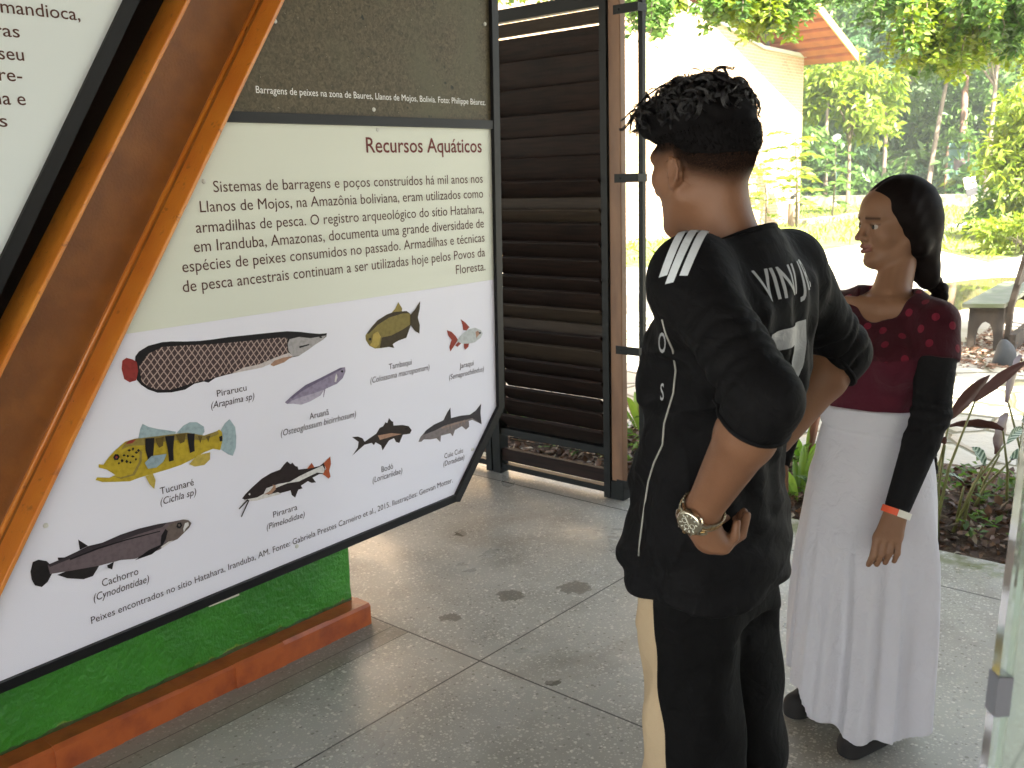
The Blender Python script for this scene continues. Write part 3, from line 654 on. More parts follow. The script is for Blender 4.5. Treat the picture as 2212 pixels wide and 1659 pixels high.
# slanted orange steel beam
def orange_mat():
    m = bpy.data.materials.new('orange_enamel'); m.use_nodes = True; nt = m.node_tree; b = nt.nodes['Principled BSDF']; tc = N(nt, 'TexCoord')
    def nz(s, d, w=0): n = N(nt, 'TexNoise'); n.inputs['Scale'].default_value = s; n.inputs['Detail'].default_value = d; n.inputs['Distortion'].default_value = w; nt.links.new(tc.outputs['Object'], n.inputs[0]); return n.outputs[0]
    def rp(v, a, c): r = N(nt, 'MapRange', i1=a, i2=c); nt.links.new(v, r.inputs[0]); return r.outputs[0]
    c = mixc(nt, rp(nz(7, 6), .35, .7), (.60, .225, .028), (.50, .155, .020)); c = mixc(nt, mth(nt, 'MULTIPLY', rp(nz(34, 6, .5), .62, .72), .6), c, (.16, .05, .018)); c = mixc(nt, rp(nz(90, 3), .74, .78), c, (.05, .02, .01))
    nt.links.new(c, b.inputs['Base Color']); b.inputs['Roughness'].default_value = .30; b.inputs['Coat Weight'].default_value = .25; b.inputs['Coat Roughness'].default_value = .25
    bp = N(nt, 'Bump'); bp.inputs['Strength'].default_value = .35; bp.inputs['Distance'].default_value = .0025; nt.links.new(nz(110, 5), bp.inputs['Height']); nt.links.new(bp.outputs[0], b.inputs['Normal']); return m
om = orange_mat()
# axis: right flange outer line through (0.885,.597)-(1.924,2.159)
ax = np.array([1.924 - .885, 0, 2.159 - .597]); ax /= np.linalg.norm(ax); nrm = np.array([ax[2], 0, -ax[0]])   # towards the right, in the board plane
foot = np.array([.885, 0, .597]) - ax * (.597 / ax[2])
BM = empty('steel_beam', (foot[0], 2.6, 0), 'orange painted steel channel beam slanting up between the two boards', 'beam')
LEN = 3.6
def beam_box(u0, u1, y0, y1, name, fil=None):
    mb = MB(); c = .002
    pts = [(u0 + c, y0), (u1 - c, y0), (u1, y0 + c), (u1, y1), (u0, y1), (u0, y0 + c)]
    vs = []
    for t in (-.05, LEN):
        for u, y in pts: p = foot + ax * t + nrm * u; vs.append((p[0], y, p[2]))
    n = len(pts); mb.add(vs, [tuple(range(n - 1, -1, -1)), tuple(range(n, 2 * n))] + [(i, (i + 1) % n, (i + 1) % n + n, i + n) for i in range(n)])
    return mb.build(name, om, BM)
WID = .262
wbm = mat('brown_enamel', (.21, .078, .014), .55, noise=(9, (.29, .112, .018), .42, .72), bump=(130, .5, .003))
beam_box(-.012, .0, 2.545, 2.684, 'flange'); beam_box(-WID, -WID + .012, 2.545, 2.684, 'flange')
def web():
    prof = [(-WID + .012, 2.652)] ; r = .022
    prof = [(-WID + .012, 2.668 - r)] + [(-WID + .012 + r - r * math.cos(a), 2.668 - r + r * math.sin(a)) for a in (.4, .8, 1.2, 1.57)] + [(-.012 - r + r * math.sin(a), 2.668 - r + r * math.cos(a)) for a in (0, .4, .8, 1.2)] + [(-.012, 2.668 - r), (-.012, 2.682), (-WID + .012, 2.682)]
    vs = []
    for t in (-.05, LEN):
        for u, y in prof: p = foot + ax * t + nrm * u; vs.append((p[0], y, p[2]))
    n = len(prof); mb = MB(); mb.add(vs, [tuple(range(n)), tuple(range(2 * n - 1, n - 1, -1))] + [(i, i + n, (i + 1) % n + n, (i + 1) % n) for i in range(n)]); o = mb.build('web', wbm, BM, smooth='auto')
web()
fl_ = MB(); q_ = [foot + ax * t_ + nrm * -.019 + np.array([0, 2.661 - foot[1], 0]) for t_ in (-.03, LEN)]; fl_.tube(q_, .0085, 10); fl_.build('fillet', om, BM, smooth=True)
# dark sheet added so the gap between boards reads as a shaded recess
tag(MB().prism([(-.9, 0), (foot[0] + .02, 0), (foot[0] + .02 + ax[0] / ax[2] * 3.0, 3.0), (-.9, 3.0)], 1, 2.76, 2.86).build('gap_backing', mat('dark_backing', (.030, .016, .010), .7)), 'dark sheet added for the shaded recess behind the left text board', 'wall')

# green rendered plinth with an orange skirting
gm = mat('green_render', (.022, .150, .010), .45, noise=(5, (.034, .20, .014), .4, .7), bump=(62, .9, .008))
PL = empty('plinth_wall', (1.2, 2.75, 0), 'low green rendered plinth wall under the fish board', 'plinth')
nxp, nzp = 200, 60; xs = np.linspace(0, 1, nxp); zs = np.linspace(.005, .72, nzp); GX, GZ = np.meshgrid(xs, zs, indexing='ij'); GX = (.51 + GZ * .665) + (2.10 - .51 - GZ * .665) * GX
wob = sum(a * np.sin(GX * k1 + p) * np.sin(GZ * k2 + p * 2) for a, k1, k2, p in ((.002, 23, 31, 0), (.0012, 71, 63, 1), (.0008, 140, 117, 2)))
ii = (np.arange(nxp - 1)[:, None] * nzp + np.arange(nzp - 1)[None, :]).ravel()
vsP = np.stack([GX, 2.655 + wob, GZ], -1).reshape(-1, 3); fsP = np.stack([ii, ii + nzp, ii + nzp + 1, ii + 1], 1)
n0 = len(vsP); side = []
for j in range(nzp): side += [tuple(vsP[(nxp - 1) * nzp + j]), (2.10 + wob[-1, j], 2.84, zs[j])]
vsP = np.concatenate([vsP, np.array(side), [[1.0, 2.655, .72], [2.10, 2.655, .72], [2.10, 2.75, .72], [1.0, 2.75, .72]]])
sf = np.array([(n0 + 2 * j, n0 + 2 * j + 1, n0 + 2 * j + 3, n0 + 2 * j + 2) for j in range(nzp - 1)] + [(len(vsP) - 4, len(vsP) - 3, len(vsP) - 2, len(vsP) - 1)])
link('wall', mesh_np('plinth', vsP, np.concatenate([fsP, sf])), gm, PL, smooth=False)
nt = gm.node_tree; b = nt.nodes['Principled BSDF']; tc = N(nt, 'TexCoord'); sp = N(nt, 'SeparateXYZ'); nt.links.new(tc.outputs['Object'], sp.inputs[0]); n_ = N(nt, 'TexNoise'); n_.inputs['Scale'].default_value = 22; n_.inputs['Detail'].default_value = 6; nt.links.new(tc.outputs['Object'], n_.inputs[0]); n2_ = N(nt, 'TexNoise'); n2_.inputs['Scale'].default_value = 3.1; n2_.inputs['Detail'].default_value = 5; nt.links.new(tc.outputs['Object'], n2_.inputs[0])
old = b.inputs['Base Color'].links[0].from_socket
rub = mth(nt, 'GREATER_THAN', mth(nt, 'ADD', mth(nt, 'MULTIPLY', n_.outputs[0], .085), mth(nt, 'MULTIPLY', n2_.outputs[0], .05)), mth(nt, 'SUBTRACT', sp.outputs[2], .022)); c_ = mixc(nt, mth(nt, 'MULTIPLY', rub, .5), old, (.20, .24, .03))
grm = mth(nt, 'GREATER_THAN', mth(nt, 'MULTIPLY', n_.outputs[0], .024), mth(nt, 'SUBTRACT', sp.outputs[2], .082)); c_ = mixc(nt, mth(nt, 'MULTIPLY', grm, .8), c_, (.02, .02, .01)); nt.links.new(c_, b.inputs['Base Color'])
skm = mat('terracotta_paint', (.36, .085, .02), .40, noise=(13, (.22, .045, .014), .45, .72), bump=(60, .35, .003))
skb = MB(); 
for k in range(14):
    x0 = -.6 + k * .195; x1 = x0 + .195
    skb.prism([(2.577 + .003 * math.sin(k * 2.1), 0), (2.577 + .003 * math.sin(k * 2.1 + .4), .072), (2.587, .082 + .002 * math.sin(k * 1.7)), (2.655, .084), (2.655, 0)], 0, x0, x1 if k < 13 else 2.125)
skb.build('skirting', skm, PL)
MB().box((2.101, 2.6555, 0), (2.125, 2.86, .08)).build('skirting', skm, PL)
# ------------------------------------------------------------------ people
def skin_mat(name, c, c2, hair):
    m = bpy.data.materials.new(name); m.use_nodes = True; nt = m.node_tree; b = nt.nodes['Principled BSDF']; tc = N(nt, 'TexCoord')
    n = N(nt, 'TexNoise'); n.inputs['Scale'].default_value = 14; n.inputs['Detail'].default_value = 5; nt.links.new(tc.outputs['Object'], n.inputs[0])
    col = mixc(nt, n.outputs[0], c, c2)
    lp = N(nt, 'Attribute', attribute_name='lip'); col = mixc(nt, lp.outputs['Fac'], col, (.20, .075, .06))
    ha = N(nt, 'Attribute', attribute_name='stubble'); n3 = N(nt, 'TexNoise'); n3.inputs['Scale'].default_value = 700; nt.links.new(tc.outputs['Object'], n3.inputs[0])
    fac = mth(nt, 'MULTIPLY', ha.outputs['Fac'], mth(nt, 'ADD', mth(nt, 'MULTIPLY', n3.outputs[0], .7), .6), clamp=True)
    col = mixc(nt, fac, col, hair); nt.links.new(col, b.inputs['Base Color'])
    nt.links.new(mth(nt, 'MULTIPLY', mth(nt, 'SUBTRACT', 1.0, ha.outputs['Fac']), .38), b.inputs['Specular IOR Level']); b.inputs['Roughness'].default_value = .52; b.inputs['Subsurface Weight'].default_value = .06; b.inputs['Subsurface Radius'].default_value = (.012, .005, .003)
    n2 = N(nt, 'TexNoise'); n2.inputs['Scale'].default_value = 260; n2.inputs['Detail'].default_value = 4; nt.links.new(tc.outputs['Object'], n2.inputs[0])
    bp = N(nt, 'Bump'); bp.inputs['Strength'].default_value = .3; bp.inputs['Distance'].default_value = .0014; nt.links.new(n2.outputs[0], bp.inputs['Height']); nt.links.new(bp.outputs[0], b.inputs['Normal'])
    return m

def cloth_mat(name, c, c2, rough=.8, sheen=.2, weave=900, ws=.12):
    m = bpy.data.materials.new(name); m.use_nodes = True; nt = m.node_tree; b = nt.nodes['Principled BSDF']; tc = N(nt, 'TexCoord')
    n = N(nt, 'TexNoise'); n.inputs['Scale'].default_value = 6; n.inputs['Detail'].default_value = 6; nt.links.new(tc.outputs['Object'], n.inputs[0])
    nt.links.new(mixc(nt, n.outputs[0], c, c2), b.inputs['Base Color']); b.inputs['Roughness'].default_value = rough; b.inputs['Sheen Weight'].default_value = sheen; b.inputs['Specular IOR Level'].default_value = .16
    n2 = N(nt, 'TexNoise'); n2.inputs['Scale'].default_value = weave; nt.links.new(tc.outputs['Object'], n2.inputs[0])
    n3 = N(nt, 'TexNoise'); n3.inputs['Scale'].default_value = 26; n3.inputs['Detail'].default_value = 3; n3.inputs['Distortion'].default_value = .8; nt.links.new(tc.outputs['Object'], n3.inputs[0])
    bp = N(nt, 'Bump'); bp.inputs['Strength'].default_value = ws; bp.inputs['Distance'].default_value = .001; nt.links.new(n2.outputs[0], bp.inputs['Height'])
    bp2 = N(nt, 'Bump'); bp2.inputs['Strength'].default_value = .5; bp2.inputs['Distance'].default_value = .010; nt.links.new(n3.outputs[0], bp2.inputs['Height']); nt.links.new(bp.outputs[0], bp2.inputs['Normal'])
    nt.links.new(bp2.outputs[0], b.inputs['Normal']); return m

def person_part(s, name, m, root, loc0=None):
    me, V = s.mesh(name); o = link(name, me, m, root, smooth=True); return o, V

def bvh_of(o):
    me = o.data; V = [v.co.copy() for v in me.vertices]; return BVHTree.FromPolygons(V, [tuple(p.vertices) for p in me.polygons])

def hand(s, wrist, knuck, side, palmn, tips, rad=.0088, thumb=None, pr=.021):
    """palm plus separate fingers; side = across the knuckles (index to little finger), palmn = palm normal;
    tips = per finger (mid joint, tip) points"""
    wrist = np.array(wrist); knuck = np.array(knuck); side = np.array(side, float); side /= np.linalg.norm(side)
    for t in (-.026, -.009, .009, .026):
        s.cone(wrist + side * t * .62, knuck + side * t, .0135, .0118, k=.012)
    for f, (t, (a, b)) in enumerate(zip((-.028, -.0095, .0095, .027), tips)):
        k0 = knuck + side * t; r = rad * (1, 1.03, .98, .86)[f]
        s.cone(knuck * .88 + wrist * .12 + side * t, k0, r * 1.12, r * 1.1, k=.006); s.cone(k0, a, r * 1.08, r, k=.004); s.cone(a, b, r, r * .80, k=.003)
    if thumb is not None:
        a, b, c = [np.array(q) for q in thumb]
        s.cone(a, b, .0135, .0115, k=.012); s.cone(b, c, .0112, .0085, k=.003)

# ---------------------------------------------------------------- the young man
MAN = empty('person', (1.5, .83, 0), 'young man in a black jersey, hands on hips, facing the fish board', 'person')
mskin = skin_mat('brown_skin', (.155, .070, .036), (.225, .112, .062), (.006, .005, .005))
HM = np.array([1.500, .853, 1.615]); RM = rot('Z', math.radians(-13)) @ rot('X', math.radians(-9))
HS = .935
def hm(x, y, z): return HM + RM @ np.array([x, y, z]) * HS
class Scaled:
    """builds with all radii scaled"""
    def __init__(s, sdf, f): s.s, s.f_ = sdf, f
    def ell(s, c, r, R=None, k=.02, op='u'): s.s.ell(c, np.array(r) * s.f_, R, k * s.f_, op); return s
    def cone(s, a, b, ra, rb=None, k=.02, op='u', flat=None): s.s.cone(a, b, ra * s.f_, None if rb is None else rb * s.f_, k * s.f_, op, flat); return s
sh_l, el_l, wr_l = P(1487, 598, 1.53), P(1654, 866, 1.37), P(1512, 1112, 1.545)
sh_r, el_r, wr_r = np.array([1.685, .775, 1.425]), P(1818, 762, 1.90), P(1682, 950, 1.87)
def man_body():
    s = SDF((1.08, .42, -.01), (2.02, 1.06, 1.80), .0042)
    # torso and legs (under the clothes)
    s.trunk([(.86, 1.5, .83, .118, .085), (1.0, 1.5, .83, .128, .088), (1.12, 1.5, .82, .125, .085), (1.30, 1.5, .80, .14, .092), (1.40, 1.5, .79, .125, .085), (1.455, 1.5, .785, .075, .06)], k=.03)
    for sx in (-1, 1):
        s.cone((1.5 + sx * .068, .832, .86), (1.5 + sx * .085, .81, .48), .060, .050, k=.02); s.cone((1.5 + sx * .085, .81, .48), (1.5 + sx * .09, .815, .09), .050, .038, k=.02)
        s.cone((1.5 + sx * .09, .80, .05), (1.5 + sx * .10, .95, .035), .036, .03, k=.02)
    # neck and trapezius
    s.cone(hm(0, -.014, -.055), (1.501, .796, 1.475), .045, .053, k=.025)
    s.cone((1.5, .782, 1.43), sh_l + np.array([.03, 0, -.01]), .045, .036, k=.02); s.cone((1.5, .782, 1.43), sh_r + np.array([-.03, 0, -.01]), .045, .036, k=.02)
    h = Scaled(s, HS)
    # head
    h.ell(hm(0, -.012, .036), (.077, .098, .086), RM, k=.0)
    h.ell(hm(0, .03, -.03), (.063, .066, .088), RM, k=.03)
    for sx in (-1, 1):
        h.cone(hm(sx * .052, .002, -.058), hm(sx * .016, .074, -.104), .026, .021, k=.03)
        h.ell(hm(sx * .047, .055, -.018), (.022, .026, .022), RM, k=.025)
        h.cone(hm(sx * .040, .078, .026), hm(sx * .012, .090, .024), .012, .010, k=.02)
        h.ell(hm(sx * .033, .092, .004), (.018, .014, .012), RM, k=.010, op='s'); h.ell(hm(sx * .033, .078, .003), (.0125, .0125, .0125), RM, k=.003)
    h.cone(hm(0, .074, -.108), hm(0, .083, -.105), .021, .016, k=.02)
    h.cone(hm(0, .092, .012), hm(0, .113, -.030), .010, .0145, k=.014)
    for sx in (-1, 1): h.ell(hm(sx * .013, .103, -.036), (.009, .010, .008), RM, k=.008)
    h.ell(hm(0, .094, -.060), (.024, .012, .007), RM, k=.006); h.ell(hm(0, .092, -.072), (.021, .012, .007), RM, k=.006)
    h.cone(hm(0, -.040, .0), hm(0, -.022, -.085), .054, .044, k=.035)
    # ears: shell, rim, hollow, lobe
    for sx in (-1, 1):
        Re = RM @ rot('Z', sx * -.42) @ rot('X', .12)
        c = np.array([sx * .081, -.004, -.016])
        h.ell(hm(*c), (.0075, .0170, .0275), Re, k=.005)
        pts = [(.002, -.021), (-.011, -.010), (-.0155, .005), (-.0115, .0185), (.0005, .0245), (.011, .018), (.0135, .007)]
        for (a0, b0), (a1, b1) in zip(pts[:-1], pts[1:]):
            h.cone(hm(sx * (.087 - .30 * a0), -.004 + a0 * 1.1, -.016 + b0 * 1.12), hm(sx * (.087 - .30 * a1), -.004 + a1 * 1.1, -.016 + b1 * 1.12), .0040, .0040, k=.0025)
        h.ell(hm(sx * .0905, .001, -.014), (.0055, .0085, .0145), Re, k=.004, op='s')
        h.ell(hm(sx * .081, .006, -.038), (.0055, .007, .008), Re, k=.006)
    # arms
    for a, e, w in ((sh_l, el_l, wr_l), (sh_r, el_r, wr_r)):
        s.cone(a, e, .052, .042, k=.03); m = e + (w - e) * .28
        s.cone(e, m, .043, .046, k=.012); s.cone(m, w, .046, .0285, k=.012, flat=(np.cross(w - e, (0, 0, 1)), .92))
    # left hand rests on the hip, palm turned up and back
    wl = wr_l; kn = P(1568, 1176, 1.575)
    tips = [(P(1588, 1150, 1.62), P(1598, 1112, 1.625)), (P(1597, 1152, 1.60), P(1607, 1106, 1.605)), (P(1601, 1155, 1.578), P(1614, 1113, 1.58)), (P(1588, 1160, 1.55), P(1592, 1128, 1.548))]
    hand(s, P(1516, 1138, 1.552), kn, P(1563, 1182, 1.545) - P(1573, 1168, 1.61), None, tips, rad=.0092, thumb=(P(1535, 1128, 1.60), P(1566, 1112, 1.625), P(1590, 1116, 1.63)))
    s.cone(wl, P(1530, 1165, 1.555), .027, .023, k=.02)
    # right hand on the far hip
    k2 = wr_r + np.array([-.03, .07, -.035]); d2 = np.array([-.6, -.5, -.5])
    hand(s, wr_r + (k2 - wr_r) * .25, k2, (.3, .2, -.9), None, [(k2 + np.array([-.03, -.01, -.012]) + np.array([.3, .2, -.9]) * t, k2 + np.array([-.05, .01, -.015]) + np.array([.3, .2, -.9]) * t) for t in (-.028, -.01, .01, .027)], thumb=(wr_r + np.array([-.01, .01, 0]), wr_r + np.array([-.02, .03, -.03]), wr_r + np.array([-.02, .04, -.05])))
    return s
sb = man_body(); body, V = person_part(sb, 'body', mskin, MAN)
L = (V - HM) @ RM / HS
back = sstep(.065, .02, L[:, 1])
HLY, HLZ = [-.14, -.08, -.03, .0, .03, .06, .085, .13], [-.020, -.016, .006, .034, .037, .042, .046, .046]
zl = np.interp(L[:, 1], HLY, HLZ)
st = sstep(-.060, -.004, L[:, 2] - zl) ** 1.1 * np.where(L[:, 1] > .0, sstep(-.022, -.004, L[:, 2] - zl) * .5 + .5, 1) * (L[:, 2] > -.10) * (np.abs(V[:, 0] - 1.5) < .12) * (V[:, 2] > 1.5) * (L[:, 1] < .12)
ear = (np.abs(L[:, 0]) > .0795) & (np.abs(L[:, 1]) < .03) & (L[:, 2] < .022) & (L[:, 2] > -.06)
st[ear] = 0
attr(body.data, 'stubble', st)
attr(body.data, 'lip', ((L[:, 1] > .088) & (L[:, 2] < -.052) & (L[:, 2] > -.08) & (np.abs(L[:, 0]) < .025)).astype(float))

# hair: dense short cap plus a mop of curls on top
hairm = mat('black_hair', (.005, .0045, .0065), .3, spec=.65)
capm = mat('black_hair_base', (.004, .0035, .004), .8, spec=.1)
hcap = SDF(HM - .17, HM + .19, .0034); hc_ = Scaled(hcap, HS)
hc_.ell(hm(0, -.012, .036), (.077, .098, .086), RM, k=0); hc_.ell(hm(0, .018, .092), (.066, .088, .030), RM, k=.03); hc_.ell(hm(0, .078, .078), (.052, .030, .022), RM, k=.025)
def local_grid(x, y, z):
    d = [x - HM[0], y - HM[1], z - HM[2]]; return [(d[0] * RM[0, i] + d[1] * RM[1, i] + d[2] * RM[2, i]) / HS for i in range(3)]
def hairline(ly): return np.interp(ly, HLY, HLZ)
def cap_grow(x, y, z):
    l = local_grid(x, y, z); zz = hairline(l[1].ravel()).reshape(l[1].shape); return .006 - .0135 * sstep(-.02, .034, l[2] - zz) - .003 * sstep(.06, .10, l[2])
hcap.warp(cap_grow)
def curls(x, y, z):
    a = sum(np.sin(x * k[0] + y * k[1] + z * k[2] + p) for k, p in (((210, 60, 120), 0), ((-90, 230, 80), 1.3), ((120, -150, 190), 2.2), ((40, 130, -260), .7))) / 4
    l = local_grid(x, y, z); return -.0055 * a * sstep(.04, .10, l[2])
hcap.warp(curls)
hair, HV = person_part(hcap, 'hair', capm, MAN)
hb = bvh_of(hair)
def strands(n, rootfn, length, curl, parentobj, m, rad=.00065, pts=13):
    vs = []; fs = []
    for i in range(n):
        r = rootfn()
        if r is None: continue
        p, nrm, flow, cl = r; L = length * random.uniform(.55, 1.25); ph = cl[0] + random.gauss(0, .22); cr = curl * cl[1] * random.uniform(.85, 1.15); turns = cl[2]; R_ = rad * random.uniform(.6, 1.3)
        side = nrm.cross(flow).normalized(); q = []; 
        for j in range(pts):
            t = j / (pts - 1); ang = ph + turns * 2 * PI * t
            base = p + flow * (L * .62 * t) + nrm * (L * .55 * math.sin(t * 2.4) - L * .12 * t * t)
            q.append(base + (side * math.cos(ang) + nrm * math.sin(ang)) * cr * min(1, t * 2.2))
        n0 = len(vs)
        for j, c in enumerate(q):
            t = (q[min(j + 1, pts - 1)] - q[max(j - 1, 0)]).normalized(); a = t.orthogonal().normalized(); b = t.cross(a); rr = R_ * (1 - .7 * (j / (pts - 1)) ** 2)
            for k in range(3): vs.append(tuple(c + (a * math.cos(2.094 * k) + b * math.sin(2.094 * k)) * rr))
        for j in range(pts - 1):
            for k in range(3): fs.append((n0 + j * 3 + k, n0 + j * 3 + (k + 1) % 3, n0 + (j + 1) * 3 + (k + 1) % 3, n0 + (j + 1) * 3 + k))
    return link('curls', mesh_np('curls', np.array(vs), np.array(fs)), m, parentobj, smooth=True)
RMM = Matrix([list(r) for r in RM])
def locks(n, per, parentobj, m):
    """wavy locks lying over the scalp: bundles of fine strands that bend together"""
    vs = []; fs = []; pts = 16
    for i in range(n):
        a = random.uniform(-PI, PI); e = random.uniform(0, 1) ** .55; y = .006 + math.cos(a) * .100 * e; x = math.sin(a) * .079 * e
        fly = i % 13 == 0
        o = Vector(hm(x * .3, y * .35, .01)); tgt = Vector(hm(x * 1.35, y * 1.3, .19 - 8.5 * (x * x + .62 * y * y))); d = (tgt - o).normalized(); hit = hb.ray_cast(o + d * .26, -d)
        if hit[0] is None: continue
        ll = (np.array(hit[0]) - HM) @ RM / HS
        if ll[2] < .040 + .12 * max(0, -.03 - ll[1]): continue
        nrm = hit[1]; fl = RMM @ Vector((x * 10 + random.gauss(0, .55), (y - .0) * 7 + random.gauss(.25, .5), random.uniform(-.35, .0))); fl = fl - nrm * fl.dot(nrm)
        if fl.length < .01: continue
        fl.normalize(); side = nrm.cross(fl).normalized(); L_ = random.uniform(.030, .052); A = random.uniform(.0055, .0105); tu = random.uniform(.85, 1.5) * random.choice((-1, 1)); ph = random.uniform(0, 6.28); hgt = random.uniform(.004, .013) + (.010 if fly else 0); wid = random.uniform(.0018, .0032); drop = random.uniform(.15, .55)
        for k in range(3 if fly else per):
            of = (side * random.gauss(0, 1) + nrm * random.gauss(0, .8)) * wid; q = []
            for j in range(pts):
                t_ = j / (pts - 1); c = hit[0] + fl * L_ * (t_ - .12 * math.sin(2 * PI * tu * t_ + ph + 1.57) * .5) + nrm * (hgt * math.sin(PI * min(1, t_ * 1.15)) + A * .55 * (math.cos(2 * PI * tu * t_ + ph) - math.cos(ph)) - L_ * drop * t_ * t_ * .5 - .002) + side * A * (math.sin(2 * PI * tu * t_ + ph) - math.sin(ph))
                q.append(c + of * (1 - .35 * t_))
            n0 = len(vs); R_ = random.uniform(.0005, .0009)
            for j, c in enumerate(q):
                t3 = (q[min(j + 1, pts - 1)] - q[max(j - 1, 0)]).normalized(); a3 = t3.orthogonal().normalized(); b3 = t3.cross(a3); rr = R_ * (1 - .65 * (j / (pts - 1)) ** 2)
                for k3 in range(3): vs.append(tuple(c + (a3 * math.cos(2.094 * k3) + b3 * math.sin(2.094 * k3)) * rr))
            for j in range(pts - 1):
                for k3 in range(3): fs.append((n0 + j * 3 + k3, n0 + j * 3 + (k3 + 1) % 3, n0 + (j + 1) * 3 + (k3 + 1) % 3, n0 + (j + 1) * 3 + k3))
    return link('curls', mesh_np('curls', np.array(vs), np.array(fs)), m, parentobj, smooth=True)
locks(460, 14, hair, hairm)
# short bristle rim for the sides so the cap does not end in an edge
def side_root():
    a = random.uniform(-2.5, 2.5) + PI; y = math.cos(a) * .10; x = math.sin(a) * .082
    zz = random.uniform(-.02, .06); o = Vector(hm(x * 2, y * 2 - .01, zz)); d = (Vector(hm(0, -.01, zz)) - o).normalized(); hit = hb.ray_cast(o, d)
    if hit[0] is None or (hit[0] - o).length > .16: return None
    nrm = hit[1]; fl = RMM @ Vector((0, -.4, -1)); fl = (fl - nrm * fl.dot(nrm)).normalized(); return hit[0] - nrm * .004, nrm, fl, (random.uniform(0, 6), .1, .2)
strands(2600, side_root, .012, .001, hair, capm, rad=.0006, pts=5)

# ---- jersey
black = cloth_mat('black_jersey', (.0030, .0030, .0036), (.0052, .0052, .0062), .8, .0)
js = SDF((1.05, .40, .73), (2.04, 1.06, 1.56), .0042)
js.trunk([(.75, 1.5, .832, .180, .124), (.795, 1.5, .832, .181, .128), (.85, 1.5, .832, .180, .131), (.95, 1.5, .835, .173, .132), (1.05, 1.5, .83, .163, .124), (1.14, 1.5, .822, .158, .118), (1.25, 1.5, .808, .166, .120), (1.34, 1.5, .795, .172, .116), (1.41, 1.5, .785, .150, .098), (1.455, 1.5, .782, .100, .075), (1.475, 1.5, .782, .075, .06)], k=.03, pw=2.25)
for a in (sh_l, sh_r):
    s_ = a - np.array([1.5, .78, 1.44]); js.cone((1.5 + s_[0] * .28, .782, 1.468), a + np.array([-s_[0] * .10, 0, .012]), .042, .050, k=.035)
    js.cone((1.501, .787, 1.42), (1.501, .796, 1.487), .086, .066, k=.04); js.cone((1.5 + s_[0] * .5, .775, 1.36), a - np.array([s_[0] * .12, 0, .04]), .085, .07, k=.05)
SLV = []
for a, e, w, r0, r1 in ((sh_l, el_l, wr_l, .060, .0485), (sh_r, el_r, wr_r, .060, .051)):
    c2 = e + (w - e) / np.linalg.norm(w - e) * .032; dw = (c2 - e) / np.linalg.norm(c2 - e)
    js.cone(a, e, r0, r1, k=.035); js.cone(e, c2, r1, .0515, k=.03)
    SLV.append((a, e, c2, dw))
js.cut(lambda x, y, z: np.where((x - 1.501) ** 2 + (y - .795) ** 2 < .115 ** 2, z - (1.480 - .42 * (y - .795)), -1.), .004)
# sleeve openings, collar and curved hem
for a, e, c2, dw in SLV:
    js.cut(lambda x, y, z, c=c2, d=dw: np.where(((x - c[0]) ** 2 + (y - c[1]) ** 2 + (z - c[2]) ** 2) < .13 ** 2, (x - c[0]) * d[0] + (y - c[1]) * d[1] + (z - c[2]) * d[2] - .012, -1.), .002)
js.cut(lambda x, y, z: .858 + .10 * (np.clip((y - .832) / .13, -1, 1) ** 2) * np.where(y > .832, .12, .05) + .004 * np.sin(x * 30) - .0 * x - z, .006)
def folds(x, y, z):
    w = 0; am = 0
    for a, e, c2, dw in SLV:
        ax = (e - a) / np.linalg.norm(e - a); L_ = np.linalg.norm(e - a); p = (x - a[0]) * ax[0] + (y - a[1]) * ax[1] + (z - a[2]) * ax[2]
        q2 = (x - a[0] - ax[0] * p) ** 2 + (y - a[1] - ax[1] * p) ** 2 + (z - a[2] - ax[2] * p) ** 2
        m = sstep(.11, .085, np.sqrt(q2)) * sstep(.06, .20, p) * sstep(L_ + .012, L_ - .03, p) * (.55 + .45 * np.sin(x * 31 + y * 27 - z * 18))
        am = np.maximum(am, sstep(.115, .085, np.sqrt(q2)) * sstep(.03, .10, p) * sstep(L_ + .12, L_ + .08, p))
        bias = .5 * np.sin(x * 38 + z * 21) + .6 * np.sin(y * 44 + 1.2) + .4 * np.sin(x * 80 - y * 61)
        ph = p * 2 * PI / .029 + bias * 2.2
        w = w + m * (-.0046 * (np.abs(np.sin(ph * .5)) ** .7 * 2 - 1.1))
    t = sstep(1.46, 1.30, z) * sstep(.80, .9, z)
    drape = 1.5 * np.sin(z * 34 + y * 30 - x * 12 + 1.6 * np.sin(y * 17 + z * 9)) * .0035 + np.sin((z * 15 - y * 38) + np.sin(x * 20) * 1.3) * .0065 + np.sin(z * 62 + x * 45 + y * 20 + 2 * np.sin(z * 13)) * .0018
    drape = drape - .0045 * (1 - np.abs(np.sin(z * 17 - y * 21 + x * 8 + 1.1 * np.sin(z * 11 + y * 13)))) ** 3 - .0035 * (1 - np.abs(np.sin(z * 23 + y * 26 - x * 15 + 1.4 * np.sin(z * 7 - y * 19)))) ** 4
    # hanging folds between the shoulder blades
    blade = sstep(.80, .70, y) * sstep(1.46, 1.38, z) * sstep(.95, 1.1, z) * np.sin((x - 1.5) * 88 + (z - 1.3) * 14 + .8 * np.sin(z * 16)) * .0048
    return w + t * drape * (1 - .9 * am) + blade * (1 - am)
js.warp(folds)
jersey, JV = person_part(js, 'jersey', black, MAN)
